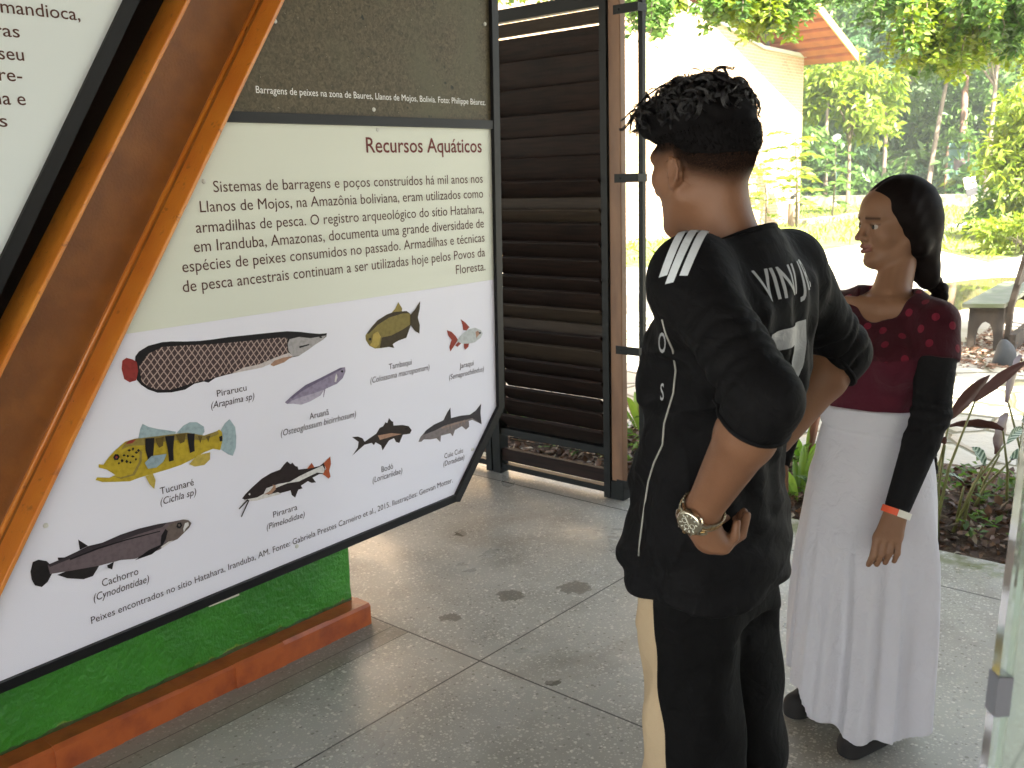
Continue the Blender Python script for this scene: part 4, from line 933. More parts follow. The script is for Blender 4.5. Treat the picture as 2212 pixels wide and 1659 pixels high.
for a, e, c2, dw in SLV:
    w0 = Vector(dw); a0 = w0.orthogonal().normalized(); b0 = w0.cross(a0); rg = []
    jb0 = bvh_of(jersey)
    for tt in np.linspace(0, 2 * PI, 36, endpoint=False):
        d0 = a0 * math.cos(tt) + b0 * math.sin(tt); cc_ = Vector(c2) + w0 * .006; hh = jb0.ray_cast(cc_ + d0 * .10, -d0, .1); rg.append((hh[0] if hh[0] is not None and (hh[0] - cc_).length < .075 else cc_ + d0 * .052) + d0 * .0005)
    rg.append(rg[0]); MB().tube(rg, .0042, 6, cap=False).build('cuff', black, jersey, smooth=True)
# neckband
nb = MB(); ring = [(1.501 + .069 * math.cos(t), .796 + .069 * math.sin(t), 1.480 - .42 * .069 * math.sin(t)) for t in np.linspace(0, 2 * PI, 40)]
nb.tube(ring, .0065, 8, cap=False); nb.build('neckband', black, jersey, smooth=True)
JB = bvh_of(jersey)
# prints on the jersey: stripes, name, number, side piping
printm = cloth_mat('silver_print', (.34, .35, .36), (.27, .28, .29), .5, .0)
wm = cloth_mat('white_stripe', (.60, .64, .68), (.52, .56, .60), .55, .0)
def drape_on(V, Fc, direc, off, name, m, parent, maxd=.4):
    """lay a flat print on the cloth by casting it along a direction"""
    bm = bmesh.new(); bv = [bm.verts.new(v) for v in V]
    for f in Fc:
        try: bm.faces.new([bv[i] for i in f])
        except ValueError: pass
    bmesh.ops.remove_doubles(bm, verts=bm.verts[:], dist=1e-5); bmesh.ops.triangulate(bm, faces=bm.faces[:])
    lo = np.min(V, 0); hi = np.max(V, 0)
    for axn in range(3):
        if hi[axn] - lo[axn] < 1e-4: continue
        for t in np.arange(lo[axn], hi[axn], .008)[1:]:
            co = [0, 0, 0]; no = [0, 0, 0]; co[axn] = t; no[axn] = 1
            bmesh.ops.bisect_plane(bm, geom=bm.verts[:] + bm.edges[:] + bm.faces[:], plane_co=co, plane_no=no)
    d = Vector(direc).normalized(); bad = []
    for v in bm.verts:
        h = JB.ray_cast(v.co, d, maxd)
        if h[0] is None: bad.append(v)
        else: v.co = h[0] - d * off * .5 + h[1] * off * .5 * (1 if h[1].dot(d) < 0 else -1)
    bmesh.ops.delete(bm, geom=bad, context='VERTS')
    me = bpy.data.meshes.new(name); bm.to_mesh(me); bm.free(); return link(name, me, m, parent, smooth=True)
import bmesh
TV, TF = text_mesh('VINI JR.', .012); w_ = TV[:, 0].max(); 
bx = 1.405 + TV[:, 0] / w_ * .172
drape_on(np.stack([bx, np.full(len(bx), .45), 1.395 + TV[:, 1] * (.050 / .72) + (bx - 1.405) * .05], 1), TF, (0, 1, 0), .004, 'name_print', printm, jersey)
sev = [(1.405, 1.345), (1.535, 1.352), (1.535, 1.315), (1.500, 1.155), (1.455, 1.152), (1.492, 1.315), (1.405, 1.310)]
drape_on(np.array([(x, .45, z) for x, z in sev]), [tuple(range(7))], (0, 1, 0), .004, 'number_print', printm, jersey)
for (p0, p1) in (((1540, 482, 1.60), (1492, 574, 1.50)), ((1517, 492, 1.60), (1466, 578, 1.50)), ((1480, 526, 1.60), (1444, 588, 1.52))):
    a = P(*p0); c = P(*p1); tv = (c - a) / np.linalg.norm(c - a); c = a + (c - a) * 1.32; sd_ = P(p0[0] + 10, p0[1] + 5, p0[2]) - a; sd_ = sd_ / np.linalg.norm(sd_) * .0062
    vv = np.array([a - sd_, c - sd_, c + sd_, a + sd_]); cd = FW * .8 - np.array([0, 0, .6]); vv = vv - cd * .12
    drape_on(vv, [(0, 1, 2, 3)], cd, .004, 'shoulder_stripe', wm, jersey)
pp = []
for x, y in ((1432, 690), (1440, 725), (1454, 755), (1461, 800), (1455, 850), (1447, 880), (1436, 915), (1432, 960), (1414, 1000), (1402, 1040), (1396, 1080), (1390, 1120), (1384, 1165), (1380, 1200)):
    for k in range(1):
        o = Vector(P(x + random.uniform(-1.5, 1.5), y, .9)); d = (o - Vector(EYE)).normalized(); h = JB.ray_cast(o, d, 1.5)
        if h[0] is not None: pp.append(h[0] + h[1] * .001)
MB().tube(pp, .0017, 6).build('side_piping', mat('grey_piping', (.30, .30, .27), .5), jersey, smooth=True)
for body_t, x, y, hgt in (('S', 1417, 878, .030), ('O', 1414, 742, .032)):
    TV, TF = text_mesh(body_t, .01); TV = TV - TV.min(0); c = P(x, y, 1.2); u = RT; 
    VV = np.array([c + UP * v[1] * hgt / .72 + RT * v[0] * .35 * hgt / .72 for v in TV]); drape_on(VV, TF, FW + RT * .17, .003, 'chest_lettering', printm, jersey, 1.5)

# ---- trousers: beige front, black back
def trouser_mat():
    m = cloth_mat('two_tone_twill', (.0022, .0022, .0025), (.004, .004, .0043), .9, .0); nt = m.node_tree; b = nt.nodes['Principled BSDF']; tc = N(nt, 'TexCoord'); sp = N(nt, 'SeparateXYZ'); nt.links.new(tc.outputs['Object'], sp.inputs[0])
    old = b.inputs['Base Color'].links[0].from_socket
    thr = mth(nt, 'SUBTRACT', .855, mth(nt, 'MULTIPLY', mth(nt, 'SUBTRACT', .86, sp.outputs[2]), .13)); f = mth(nt, 'GREATER_THAN', sp.outputs[1], thr)
    nt.links.new(mixc(nt, f, old, (.44, .34, .22)), b.inputs['Base Color']); return m
ts = SDF((1.22, .58, -.01), (1.78, 1.10, .98), .0055)
ts.trunk([(.80, 1.5, .832, .150, .105), (.92, 1.5, .832, .145, .102), (.97, 1.5, .832, .140, .1)], k=.02, pw=2.3)
for sx in (-1, 1):
    X_ = 1.5 + sx * .074; ts.cone((X_, .832, .84), (X_ + sx * .014, .808, .48), .088, .093, k=.02); ts.cone((X_ + sx * .014, .808, .48), (X_ + sx * .020, .815, .05), .093, .092, k=.02)
ts.cut(lambda x, y, z: .035 - z + 0 * x, .004)
ts.warp(lambda x, y, z: sstep(.9, .75, z) * (.004 * np.sin(np.arctan2(y - .835, np.abs(x - 1.5) - .085) * 5 + z * 6 + 1.2 * np.sin(z * 9)) + .003 * np.sin(z * 40 + x * 30 + 2 * np.sin(y * 30))))
person_part(ts, 'trousers', trouser_mat(), MAN)
# shoes
for sx in (-1, 1):
    q = SDF((1.5 + sx * .1 - .09, .66, -.005), (1.5 + sx * .1 + .09, 1.08, .13), .005); X_ = 1.5 + sx * .098
    q.cone((X_, .79, .045), (X_ + sx * .012, .96, .035), .045, .038, k=.03); q.cone((X_, .80, .08), (X_, .86, .06), .042, .04, k=.03); q.cut(lambda x, y, z: .002 - z + 0 * x, .003)
    person_part(q, 'shoe', mat('black_shoe', (.02, .02, .022), .5), MAN)
# ---- wristwatch
steel = mat('watch_steel', (.62, .56, .44), .22, metal=1); gold = mat('watch_gold', (.72, .48, .22), .25, metal=1); dial = mat('watch_dial', (.05, .065, .045), .25, coat=1); lume = mat('watch_marks', (.7, .72, .62), .4)
WT = bpy.data.objects.new('wristwatch', None); COL.objects.link(WT); WT.parent = MAN; WT.location = Vector(wr_l) - Vector(MAN.location)
axw = Vector(wr_l - el_l).normalized(); nw = Vector(-RT * .66 - UP * .42 - FW * .62); nw = (nw - axw * nw.dot(axw)).normalized(); sw = axw.cross(nw)
cw = Vector(wr_l) - axw * .010
def wpart(mb, name, m, smooth='auto'):
    me = bpy.data.meshes.new(name); me.from_pydata(mb.v, [], mb.f); me.polygons.foreach_set('material_index', mb.m); me.update(); o = bpy.data.objects.new(name, me); COL.objects.link(o)
    for q in (m if isinstance(m, list) else [m]): me.materials.append(q)
    o.parent = WT; o.matrix_parent_inverse = Matrix.Translation(Vector(wr_l)).inverted(); me.polygons.foreach_set('use_smooth', [True] * len(me.polygons)); me.set_sharp_from_angle(angle=.6); return o
Rw = Matrix((sw, axw, nw)).transposed()            # local x across, y along the arm, z out of the dial
mb = MB(); nl = 26; rx, rz = .0355, .0335
for k in range(nl):
    a = PI / 2 + .55 + (2 * PI - 1.1) * (k + .5) / nl; c = cw + Rw @ Vector((rx * math.cos(a), 0, rz * math.sin(a)))
    R2 = Rw @ Matrix.Rotation(-(a - PI / 2), 3, 'Y')
    for j, (y0, y1) in enumerate(((-.0095, -.0040), (-.0037, .0037), (.0040, .0095))): mb.box((-.0033, y0, -.0016), (.0033, y1, .0016 + .0004 * (j == 1)), 0 if j != 1 else 1, R2, c, bev=.0005)
wpart(mb, 'bracelet', [steel, gold])
ctr = cw + nw * .0365
mb = MB(); mb.lathe([(.0200, -.006), (.0222, -.004), (.0222, .003), (.0205, .0055), (.0188, .0062), (.0182, .0052)], ctr, 40, 0, Rw)
for sy in (-1, 1):
    for sx in (-1, 1): mb.tube([ctr + Rw @ Vector((sy * .017, sx * .010, .001)), ctr + Rw @ Vector((sy * .024, sx * .0085, -.004)), ctr + Rw @ Vector((sy * .028, sx * .008, -.012))], .0035, 8, 0)
mb.tube([ctr + Rw @ Vector((0, .022, 0)), ctr + Rw @ Vector((0, .0262, 0))], .003, 10, 1); mb.tube([ctr + Rw @ Vector((.010, .0195, 0)), ctr + Rw @ Vector((.012, .0235, 0))], .0018, 8, 0); mb.tube([ctr + Rw @ Vector((-.010, .0195, 0)), ctr + Rw @ Vector((-.012, .0235, 0))], .0018, 8, 0)
wpart(mb, 'case', [steel, gold])
mb = MB(); mb.lathe([(.0001, .0050), (.0182, .0050)], ctr, 32, 0, Rw); wpart(mb, 'dial', dial)
mb = MB()
for k in range(12):
    a = k * PI / 6; 
    if k in (3, 9): continue
    mb.box((-.0008, .0125, .0052), (.0008, .0165, .0056), 0, Rw @ Matrix.Rotation(a, 3, 'Z'), ctr)
for a, l in ((1.1, .009), (-2.3, .013)): mb.box((-.0006, -.001, .0057), (.0006, l, .006), 0, Rw @ Matrix.Rotation(a, 3, 'Z'), ctr)
for dx, dy in ((0, .008), (-.008, 0), (.008, 0)):
    t_ = [ctr + Rw @ Vector((dx + .0042 * math.cos(a), dy + .0042 * math.sin(a), .0053)) for a in np.linspace(0, 2 * PI, 18)]; mb.tube(t_, .0004, 5, 0, cap=False)
wpart(mb, 'hands', lume)
# ---------------------------------------------------------------- the young woman
WOM = empty('person', (2.57, .92, 0), 'young woman with a long braid in a dotted maroon top and long white skirt', 'person')
wskin = skin_mat('tan_skin', (.195, .098, .054), (.255, .135, .078), (.012, .009, .008))
HW = P(1936, 478, 2.575); RW = np.array(Matrix.Rotation(math.atan2(.80, .60) , 3, 'Z')) @ rot('X', math.radians(-4))
def hw(x, y, z): return HW + RW @ np.array([x, y, z])
ws_l = P(2026, 686, 2.46); ws_r = np.array([2.605, 1.07, 1.222]); we_l = P(2012, 893, 2.43); ww_l = P(1938, 1098, 2.43)
we_r = np.array([2.60, 1.16, .98]); ww_r = np.array([2.46, 1.15, .78])
s = SDF((2.22, .56, -.01), (2.86, 1.28, 1.60), .0040)
s.trunk([(.80, 2.575, .92, .09, .12), (.95, 2.575, .92, .08, .10), (1.10, 2.57, .915, .095, .125), (1.20, 2.585, .91, .075, .13), (1.26, 2.595, .91, .05, .075)], k=.03)
for sy in (-1, 1):
    s.cone((2.58, .92 + sy * .065, .80), (2.58, .92 + sy * .08, .45), .068, .055, k=.03); s.cone((2.58, .92 + sy * .08, .45), (2.58, .92 + sy * .08, .08), .052, .036, k=.02)
s.cone(hw(0, -.022, -.06), (2.600, .908, 1.262), .042, .050, k=.018)
s.cone((2.60, .908, 1.245), ws_l + np.array([0, .03, -.018]), .040, .030, k=.03); s.cone((2.60, .908, 1.235), ws_r + np.array([0, -.03, -.018]), .040, .030, k=.03)
s.cone((2.545, .905, 1.235), (2.555, .80, 1.25), .013, .011, k=.02); s.cone((2.545, .915, 1.235), (2.56, 1.01, 1.25), .013, .011, k=.02)
# head and face
s.ell(hw(0, -.010, .034), (.072, .092, .082), RW, k=0)
s.ell(hw(0, .030, -.022), (.060, .062, .082), RW, k=.03)
s.ell(hw(0, .055, .040), (.048, .036, .040), RW, k=.03)
for sx in (-1, 1):
    s.cone(hw(sx * .046, .004, -.052), hw(sx * .015, .070, -.095), .022, .018, k=.022)
    s.ell(hw(sx * .040, .060, -.030), (.022, .022, .024), RW, k=.025)
    s.cone(hw(sx * .040, .076, .020), hw(sx * .014, .090, .019), .009, .007, k=.016)
    s.ell(hw(sx * .031, .096, -.003), (.019, .016, .0105), RW, k=.009, op='s'); s.ell(hw(sx * .031, .0775, -.004), (.0125, .0125, .0125), RW, k=.002)
    s.cone(hw(sx * .046, .074, .002), hw(sx * .031, .0905, .0045), .0026, .0030, k=.003); s.cone(hw(sx * .031, .0905, .0045), hw(sx * .016, .085, .000), .0030, .0024, k=.003)
    s.cone(hw(sx * .044, .074, -.010), hw(sx * .031, .088, -.0135), .0030, .0034, k=.004); s.cone(hw(sx * .031, .088, -.0135), hw(sx * .018, .084, -.010), .0034, .003, k=.004)
s.cone(hw(0, .070, -.101), hw(0, .083, -.099), .017, .013, k=.014)
s.cone(hw(0, .088, .010), hw(0, .108, -.026), .0075, .0105, k=.010)
s.ell(hw(0, .1135, -.0315), (.0100, .0105, .0085), RW, k=.006)
for sx in (-1, 1): s.ell(hw(sx * .0125, .097, -.035), (.0085, .0095, .0070), RW, k=.006)
s.ell(hw(0, .086, -.050), (.016, .012, .014), RW, k=.012)
s.cone(hw(-.017, .088, -.0585), hw(0, .1015, -.0555), .0040, .0066, k=.005); s.cone(hw(.017, .088, -.0585), hw(0, .1015, -.0555), .0040, .0066, k=.005)
s.cone(hw(-.015, .087, -.066), hw(0, .0990, -.0690), .0040, .0074, k=.004); s.cone(hw(.015, .087, -.066), hw(0, .0990, -.0690), .0040, .0074, k=.004)
s.cone(hw(-.018, .099, -.0622), hw(.018, .099, -.0622), .0022, .0022, k=.004, op='s'); s.cone(hw(0, .108, -.0622), hw(0, .096, -.0622), .0022, .0022, k=.003, op='s'); s.ell(hw(0, .097, -.0815), (.016, .008, .005), RW, k=.008, op='s')
for sx in (-1, 1): s.ell(hw(sx * .074, -.004, -.016), (.008, .018, .028), RW, k=.008)
# arms and hands
for a, e, w in ((ws_l, we_l, ww_l), (ws_r, we_r, ww_r)):
    s.cone(a, e, .042, .034, k=.012); m = e + (w - e) * .3; s.cone(e, m, .034, .036, k=.008); s.cone(m, w, .036, .024, k=.01)
kl = P(1918, 1163, 2.415); fd = P(1912, 1205, 2.41) - kl; fd /= np.linalg.norm(fd)
tips = []
for t, ln, sp, bend in ((-.028, .058, -.004, .020), (-.0095, .064, -.001, .018), (.0095, .060, .001, .018), (.027, .050, .004, .016)):
    k0 = kl + RT * t + UP * (-.004 * abs(t) / .01); a = k0 + fd * ln * .55 + RT * sp * .6 + FW * .004; tips.append((a, a + fd * ln * .48 + RT * sp * .3 + FW * bend))
hand(s, ww_l, kl, RT, None, tips, rad=.0092, thumb=(P(1918, 1128, 2.435), P(1898, 1160, 2.45), P(1893, 1182, 2.46)))
k2 = ww_r + np.array([-.03, .0, -.07]); hand(s, ww_r, k2, (0, 1, .0), None, [(k2 + np.array([-.005, t, -.035]), k2 + np.array([.0, t, -.065])) for t in (-.028, -.01, .01, .027)], thumb=(ww_r + np.array([-.01, -.02, -.02]), ww_r + np.array([-.02, -.03, -.06]), ww_r + np.array([-.02, -.03, -.085])))
# feet
for hx, hy, tx, ty in ((2.535, .835, 2.415, .875), (2.60, 1.02, 2.505, 1.085)): s.cone((hx, hy, .07), (tx, ty, .035), .030, .024, k=.02)
wbody, V = person_part(s, 'body', wskin, WOM)
L = (V - HW) @ RW
attr(wbody.data, 'stubble', np.clip(np.exp(-(((L[:, 2] - (.0185 + .10 * (np.abs(L[:, 0]) - .03) * -.6)) / .0038) ** 2)) * ((np.abs(L[:, 0]) > .012) & (np.abs(L[:, 0]) < .050) & (L[:, 1] > .06)) * .85 + np.exp(-((L[:, 2] - .0005) / .0022) ** 2) * ((np.abs(L[:, 0]) > .016) & (np.abs(L[:, 0]) < .047) & (L[:, 1] > .068)) * .8, 0, 1))
attr(wbody.data, 'lip', (sstep(-.077, -.072, L[:, 2]) * sstep(-.0495, -.0535, L[:, 2]) * (L[:, 1] > .086) * (np.abs(L[:, 0]) < .020)) * .9)
# eyes
eyew = mat('eye_white', (.36, .33, .30), .3); eyed = mat('dark_iris', (.015, .009, .007), .15, coat=.5)
for sx in (-1, 1):
    mb = MB(); c = Vector(hw(sx * .031, .0785, -.0042)); Re = Matrix([list(r) for r in RW]) @ Matrix.Rotation(-PI / 2, 3, 'X') @ Matrix.Rotation(sx * .12 + .15, 3, 'Y')
    mb.lathe([(.0125 * math.sin(a), .0125 * math.cos(a)) for a in (PI * .98, 2.4, 1.9, 1.57, 1.2, .9, .6, .48)], c, 20, 0, Re); mb.lathe([(.0072, .0106), (.0055, .0118), (.0001, .0130)], c, 20, 1, Re)
    mb.build('eye', [eyew, eyed], wbody, smooth=True)
# hair: smooth, parted in the middle, gathered into a long braid
def hair_mat():
    m = bpy.data.materials.new('straight_black_hair'); m.use_nodes = True; nt = m.node_tree; b = nt.nodes['Principled BSDF']
    at = N(nt, 'Attribute', attribute_name='flow'); n = N(nt, 'TexNoise'); n.inputs['Scale'].default_value = 1; n.inputs['Detail'].default_value = 6
    mp = N(nt, 'Mapping'); mp.inputs['Scale'].default_value = (260, 260, 9); nt.links.new(at.outputs['Vector'], mp.inputs[0]); nt.links.new(mp.outputs[0], n.inputs[0])
    nt.links.new(mixc(nt, n.outputs[0], (.004, .003, .003), (.012, .008, .007)), b.inputs['Base Color']); b.inputs['Roughness'].default_value = .6; b.inputs['Specular IOR Level'].default_value = .06
    bp = N(nt, 'Bump'); bp.inputs['Strength'].default_value = .3; bp.inputs['Distance'].default_value = .0008; nt.links.new(n.outputs[0], bp.inputs['Height']); nt.links.new(bp.outputs[0], b.inputs['Normal']); return m
whm = hair_mat()
hs = SDF(HW - np.array([.19, .20, .27]), HW + np.array([.20, .20, .16]), .0034)
hs.ell(hw(0, -.014, .037), (.078, .100, .086), RW, k=0); hs.ell(hw(0, -.050, -.005), (.074, .070, .085), RW, k=.04); hs.cone(hw(0, -.052, -.04), hw(0, -.072, -.118), .060, .040, k=.05); hs.cone(hw(0, -.062, -.09), P(2006, 602, 2.595), .048, .030, k=.04)
for sx in (-1, 1): hs.cone(hw(sx * .060, .012, .040), hw(sx * .064, -.028, -.070), .022, .022, k=.03)
def lg(x, y, z):
    d = [x - HW[0], y - HW[1], z - HW[2]]; return [d[0] * RW[0, i] + d[1] * RW[1, i] + d[2] * RW[2, i] for i in range(3)]
def face_open(x, y, z):
    l = lg(x, y, z); e = np.interp(l[2].ravel(), [-.2, -.13, -.09, -.05, -.01, .02, .05, .075, .1, .13], [-.050, -.030, -.004, .018, .042, .066, .098, .125, .16, .2]).reshape(l[2].shape)
    e = e - 1.25 * np.clip(.045 - np.abs(l[0]), 0, 1) * sstep(.0, .04, l[2]) * sstep(.096, .070, l[2]) ; return l[1] - e
hs.cut(face_open, .010)
hs.warp(lambda x, y, z: (lambda l: .0006 * np.sin(l[2] * 140 + l[1] * 90 + 2.0 * np.sin(l[1] * 50)) + .004 * np.exp(-(l[0] / .004) ** 2) * sstep(.07, .1, l[2]))(lg(x, y, z)))
wh, HV = person_part(hs, 'hair', whm, WOM)
L = (HV - HW) @ RW; attr(wh.data, 'flow', np.stack([np.arctan2(L[:, 0], L[:, 2] + .03) * .08, np.sqrt(L[:, 0] ** 2 + (L[:, 1]) ** 2) * .3, L[:, 1] + L[:, 2]], 1))
# braid: three strands woven down the back
bp_ = [hw(0, -.085, -.115), P(2012, 604, 2.60), P(2030, 640, 2.615), np.array([2.712, .885, 1.16]), np.array([2.705, .86, 1.0]), np.array([2.735, .835, .88]), np.array([2.755, .815, .74])]
def cr(pts, n):
    pts = np.array(pts); p = np.vstack([2 * pts[0] - pts[1], pts, 2 * pts[-1] - pts[-2]]); out = []
    for i in range(len(pts) - 1):
        for t in np.linspace(0, 1, n, endpoint=False):
            a, b, c, d = p[i:i + 4]; out.append(.5 * (2 * b + (c - a) * t + (2 * a - 5 * b + 4 * c - d) * t * t + (3 * b - a - 3 * c + d) * t ** 3))
    out.append(pts[-1]); return np.array(out)
cl_ = cr(bp_, 22); mb = MB(); ln = np.concatenate([[0], np.cumsum(np.linalg.norm(np.diff(cl_, axis=0), axis=1))])
for k in range(3):
    q = []; r_ = []
    for i, c in enumerate(cl_):
        t = cl_[min(i + 1, len(cl_) - 1)] - cl_[max(i - 1, 0)]; t /= np.linalg.norm(t); a = np.cross(t, (1, .2, .1)); a /= np.linalg.norm(a); b = np.cross(t, a)
        ph = ln[i] * 2 * PI / .075 + k * 2 * PI / 3; f = np.interp(ln[i], [0, .05, .3, ln[-1]], [.8, 1.0, .9, .55]); q.append(c + a * math.sin(ph) * .0085 * f + b * math.sin(2 * ph) * .0075 * f); r_.append(.0135 * f + .002)
    mb.tube(q, r_, 10)
braid = mb.build('braid', whm, wh, smooth=True); attr(braid.data, 'flow', np.array([(v.co.x * .5, v.co.y * .5, v.co.z) for v in braid.data.vertices]))
MB().tube([cl_[-14], cl_[-9]], [.017, .016], 12).build('hair_tie', mat('hair_tie', (.02, .018, .02), .7), braid, smooth=True)

# ---- top with dotted yoke
def top_mat():
    m = cloth_mat('maroon_knit', (.058, .0075, .016), (.075, .010, .021), .85, .1); nt = m.node_tree; b = nt.nodes['Principled BSDF']; old = b.inputs['Base Color'].links[0].from_socket
    d = N(nt, 'Attribute', attribute_name='dot'); yk = N(nt, 'Attribute', attribute_name='yoke')
    dots = mth(nt, 'MULTIPLY', mth(nt, 'LESS_THAN', d.outputs['Fac'], .0098), yk.outputs['Fac'])
    c = mixc(nt, yk.outputs['Fac'], old, (.040, .005, .010)); c = mixc(nt, dots, c, (.15, .012, .027)); nt.links.new(c, b.inputs['Base Color']); return m
t = SDF((2.32, .56, .88), (2.82, 1.28, 1.34), .0038)
t.trunk([(.90, 2.572, .922, .104, .138), (.96, 2.572, .922, .099, .130), (1.03, 2.57, .918, .100, .131), (1.12, 2.568, .914, .108, .138), (1.20, 2.585, .91, .088, .140), (1.245, 2.597, .909, .058, .095), (1.272, 2.60, .909, .05, .068)], k=.03, pw=2.2)
for sy in (-1, 1): t.ell((2.495, .915 + sy * .066, 1.105), (.058, .060, .062), k=.05)
for a, e in ((ws_l, we_l), (ws_r, we_r)):
    d = (a - np.array([2.60, .908, 1.225])); t.cone(np.array([2.60, .908, 1.243]) + d * .3, a + np.array([0, 0, -.010]), .045, .050, k=.035)
    t2 = SDF((2.32, .56, .88), (2.82, 1.28, 1.34), .0038); a_ = a + np.array([0, 0, -.010]); ee = a_ + (e - a_) * .43; uu = (e - a_) / np.linalg.norm(e - a_)
    t2.cone(a_, ee + uu * .05, .053, .064, k=.0); t2.cut(lambda x, y, z, c=ee, u=uu: (x - c[0]) * u[0] + (y - c[1]) * u[1] + (z - c[2]) * u[2], .006)
    h_ = np.maximum(.02 - np.abs(t.F - t2.F), 0) / .02; t.F = np.minimum(t.F, t2.F) - h_ * h_ * .005
# neckline: open at the front, higher at the back
t.cut(lambda x, y, z: -(np.sqrt(((x - 2.575) / 1.15) ** 2 + ((y - .909)) ** 2 + ((z - (1.318 + (x - 2.6) * .62)) * .75) ** 2) - .074), .006)
t.cut(lambda x, y, z: .905 - z + 0 * x, .004)
t.warp(lambda x, y, z: .0022 * np.sin(z * 95 + y * 20 + 1.5 * np.sin(y * 30)) * sstep(1.06, .95, z) + .0016 * np.sin(x * 55 - y * 70 + z * 40))
top, TV_ = person_part(t, 'top', top_mat(), WOM)
th = np.arctan2(TV_[:, 1] - .912, -(TV_[:, 0] - 2.62)); rad = np.hypot(TV_[:, 0] - 2.62, TV_[:, 1] - .912)
dmin = np.full(len(TV_), .05); cand = np.argsort(np.sin(np.arange(len(TV_)) * 12.9898) * 43758.5453 % 1)
near = np.full(len(TV_), 9.)
for i in cand[::9]:                                   # dots spaced evenly over the cloth
    if TV_[i, 2] < 1.08 or near[i] < .043: continue
    near = np.minimum(near, np.linalg.norm((TV_ - TV_[i]) * np.array([1, 1, .92]), axis=1))
attr(top.data, 'dot', near)
arm = (np.abs(TV_[:, 1] - .912) > .15) & (TV_[:, 2] < 1.20)
attr(top.data, 'yoke', np.where(arm, sstep(1.110, 1.114, TV_[:, 2]), sstep(1.122, 1.126, TV_[:, 2] + .014 * np.cos(th * 2))))
# black arm sleeves
blk2 = cloth_mat('black_sleeve', (.006, .006, .007), (.010, .010, .011), .85, .0)
for a, e, w in ((ws_l, we_l, ww_l), (ws_r, we_r, ww_r)):
    u = (w - e) / np.linalg.norm(w - e); q = SDF(np.minimum(np.minimum(a, e), w) - .08, np.maximum(np.maximum(a, e), w) + .08, .0038); a0 = a + (e - a) * .36
    q.cone(a0, e, .0530, .0445, k=.02); m_ = e + (w - e) * .3; q.cone(e, m_, .0445, .0435, k=.02); q.cone(m_, w - u * .004, .0435, .0315, k=.01)
    def sf(x, y, z, a=a, e=e, w=w): p = (x - a[0]) * 0 + z; return .0004 * np.sin(z * 330 + 2 * np.sin(x * 70) + y * 60) * sstep(w[2] + .03, e[2] - .02, z) + .002 * np.exp(-((z - e[2]) / .04) ** 2) * np.sin(z * 210 + x * 40)
    q.warp(sf); q.cut(lambda x, y, z, w=w, u=u: (x - w[0]) * u[0] + (y - w[1]) * u[1] + (z - w[2]) * u[2] - .002, .003)
    person_part(q, 'sleeve', blk2, WOM)
# paper wristband with a white tab
u = Vector((ww_l - we_l) / np.linalg.norm(ww_l - we_l)); a1 = (Vector(RT) - u * Vector(RT).dot(u)).normalized(); b1 = u.cross(a1); cB = Vector(ww_l) + u * .010
def band(t0, t1, r, h, name, m, n=28):
    vs = []; fs = []
    for i in range(n + 1):
        t_ = t0 + (t1 - t0) * i / n; d = a1 * math.cos(t_) * 1.08 + b1 * math.sin(t_) * .9
        for rr, hh in ((r, -h), (r, h), (r + .0012, h), (r + .0012, -h)): vs.append(cB + d * rr + u * hh)
    for i in range(n):
        for k in range(4): fs.append((i * 4 + k, i * 4 + (k + 1) % 4, (i + 1) * 4 + (k + 1) % 4, (i + 1) * 4 + k))
    mb = MB(); mb.add(vs, fs); return mb.build(name, m, WOM if name == 'wristband' else wb, smooth=False)
wb = band(0, 2 * PI, .0325, .0085, 'wristband', mat('orange_band', (.72, .085, .02), .5), 48)
sgn = 1 if (b1.dot(Vector(-FW)) > 0) else -1
band(sgn * 1.75, sgn * .35, .0345, .0088, 'label', mat('white_tab', (.72, .70, .62), .4), 10)
# ---- long white skirt
sk = SDF((2.28, .60, .0), (2.86, 1.24, 1.0), .0048)
sk.trunk([(-.02, 2.545, .938, .170, .196), (.05, 2.547, .937, .169, .195), (.30, 2.560, .933, .168, .192), (.55, 2.572, .928, .172, .190), (.70, 2.575, .927, .160, .176), (.80, 2.575, .925, .140, .162), (.88, 2.574, .923, .118, .147), (.935, 2.573, .922, .110, .142), (.968, 2.573, .922, .108, .139)], k=.01, pw=2.05)
def hemz(x, y): th = np.arctan2(y - .925, -(x - 2.56)); return .058 + .10 * sstep(.42, .60, th) * sstep(2.4, 1.7, th) + .010 * np.sin(th * 3 + 1) + .008 * np.sin(th * 7)
def sfold(x, y, z):
    th = np.arctan2(y - .925, -(x - 2.56)); g = sstep(.80, .25, z)
    f = (np.sin(th * 6 + .9 + .5 * np.sin(z * 5)) * .0125 + np.sin(th * 11 + 2 + .6 * np.sin(z * 4 + th)) * .0085 + np.sin(th * 19 + z * 4) * .0032) * g
    pull = np.sin(z * 58 + 1.6 * np.cos(th * 2 + .6)) * .0026 * sstep(.70, .80, z) * sstep(.92, .86, z) * (.55 + .45 * np.sin(th * 3 + z * 14))
    yoke = -.0035 * sstep(.905, .912, z) + .003 * np.exp(-((z - .903) / .006) ** 2)
    rid = (1 - np.abs(np.sin(th * 4.5 + .6 + .35 * np.sin(z * 4)))) ** 3 * -.010 * g
    return f * 1.2 + rid + pull * 1.3 + yoke
sk.warp(sfold); sk.cut(lambda x, y, z: hemz(x, y) - z, .004); sk.cut(lambda x, y, z: z - (.962 + .008 * np.sin(y * 9)) + 0 * x, .006)
person_part(sk, 'skirt', cloth_mat('white_jersey_knit', (.50, .495, .54), (.56, .555, .60), .85, .15), WOM)
bsh = mat('black_suede', (.012, .011, .012), .8)
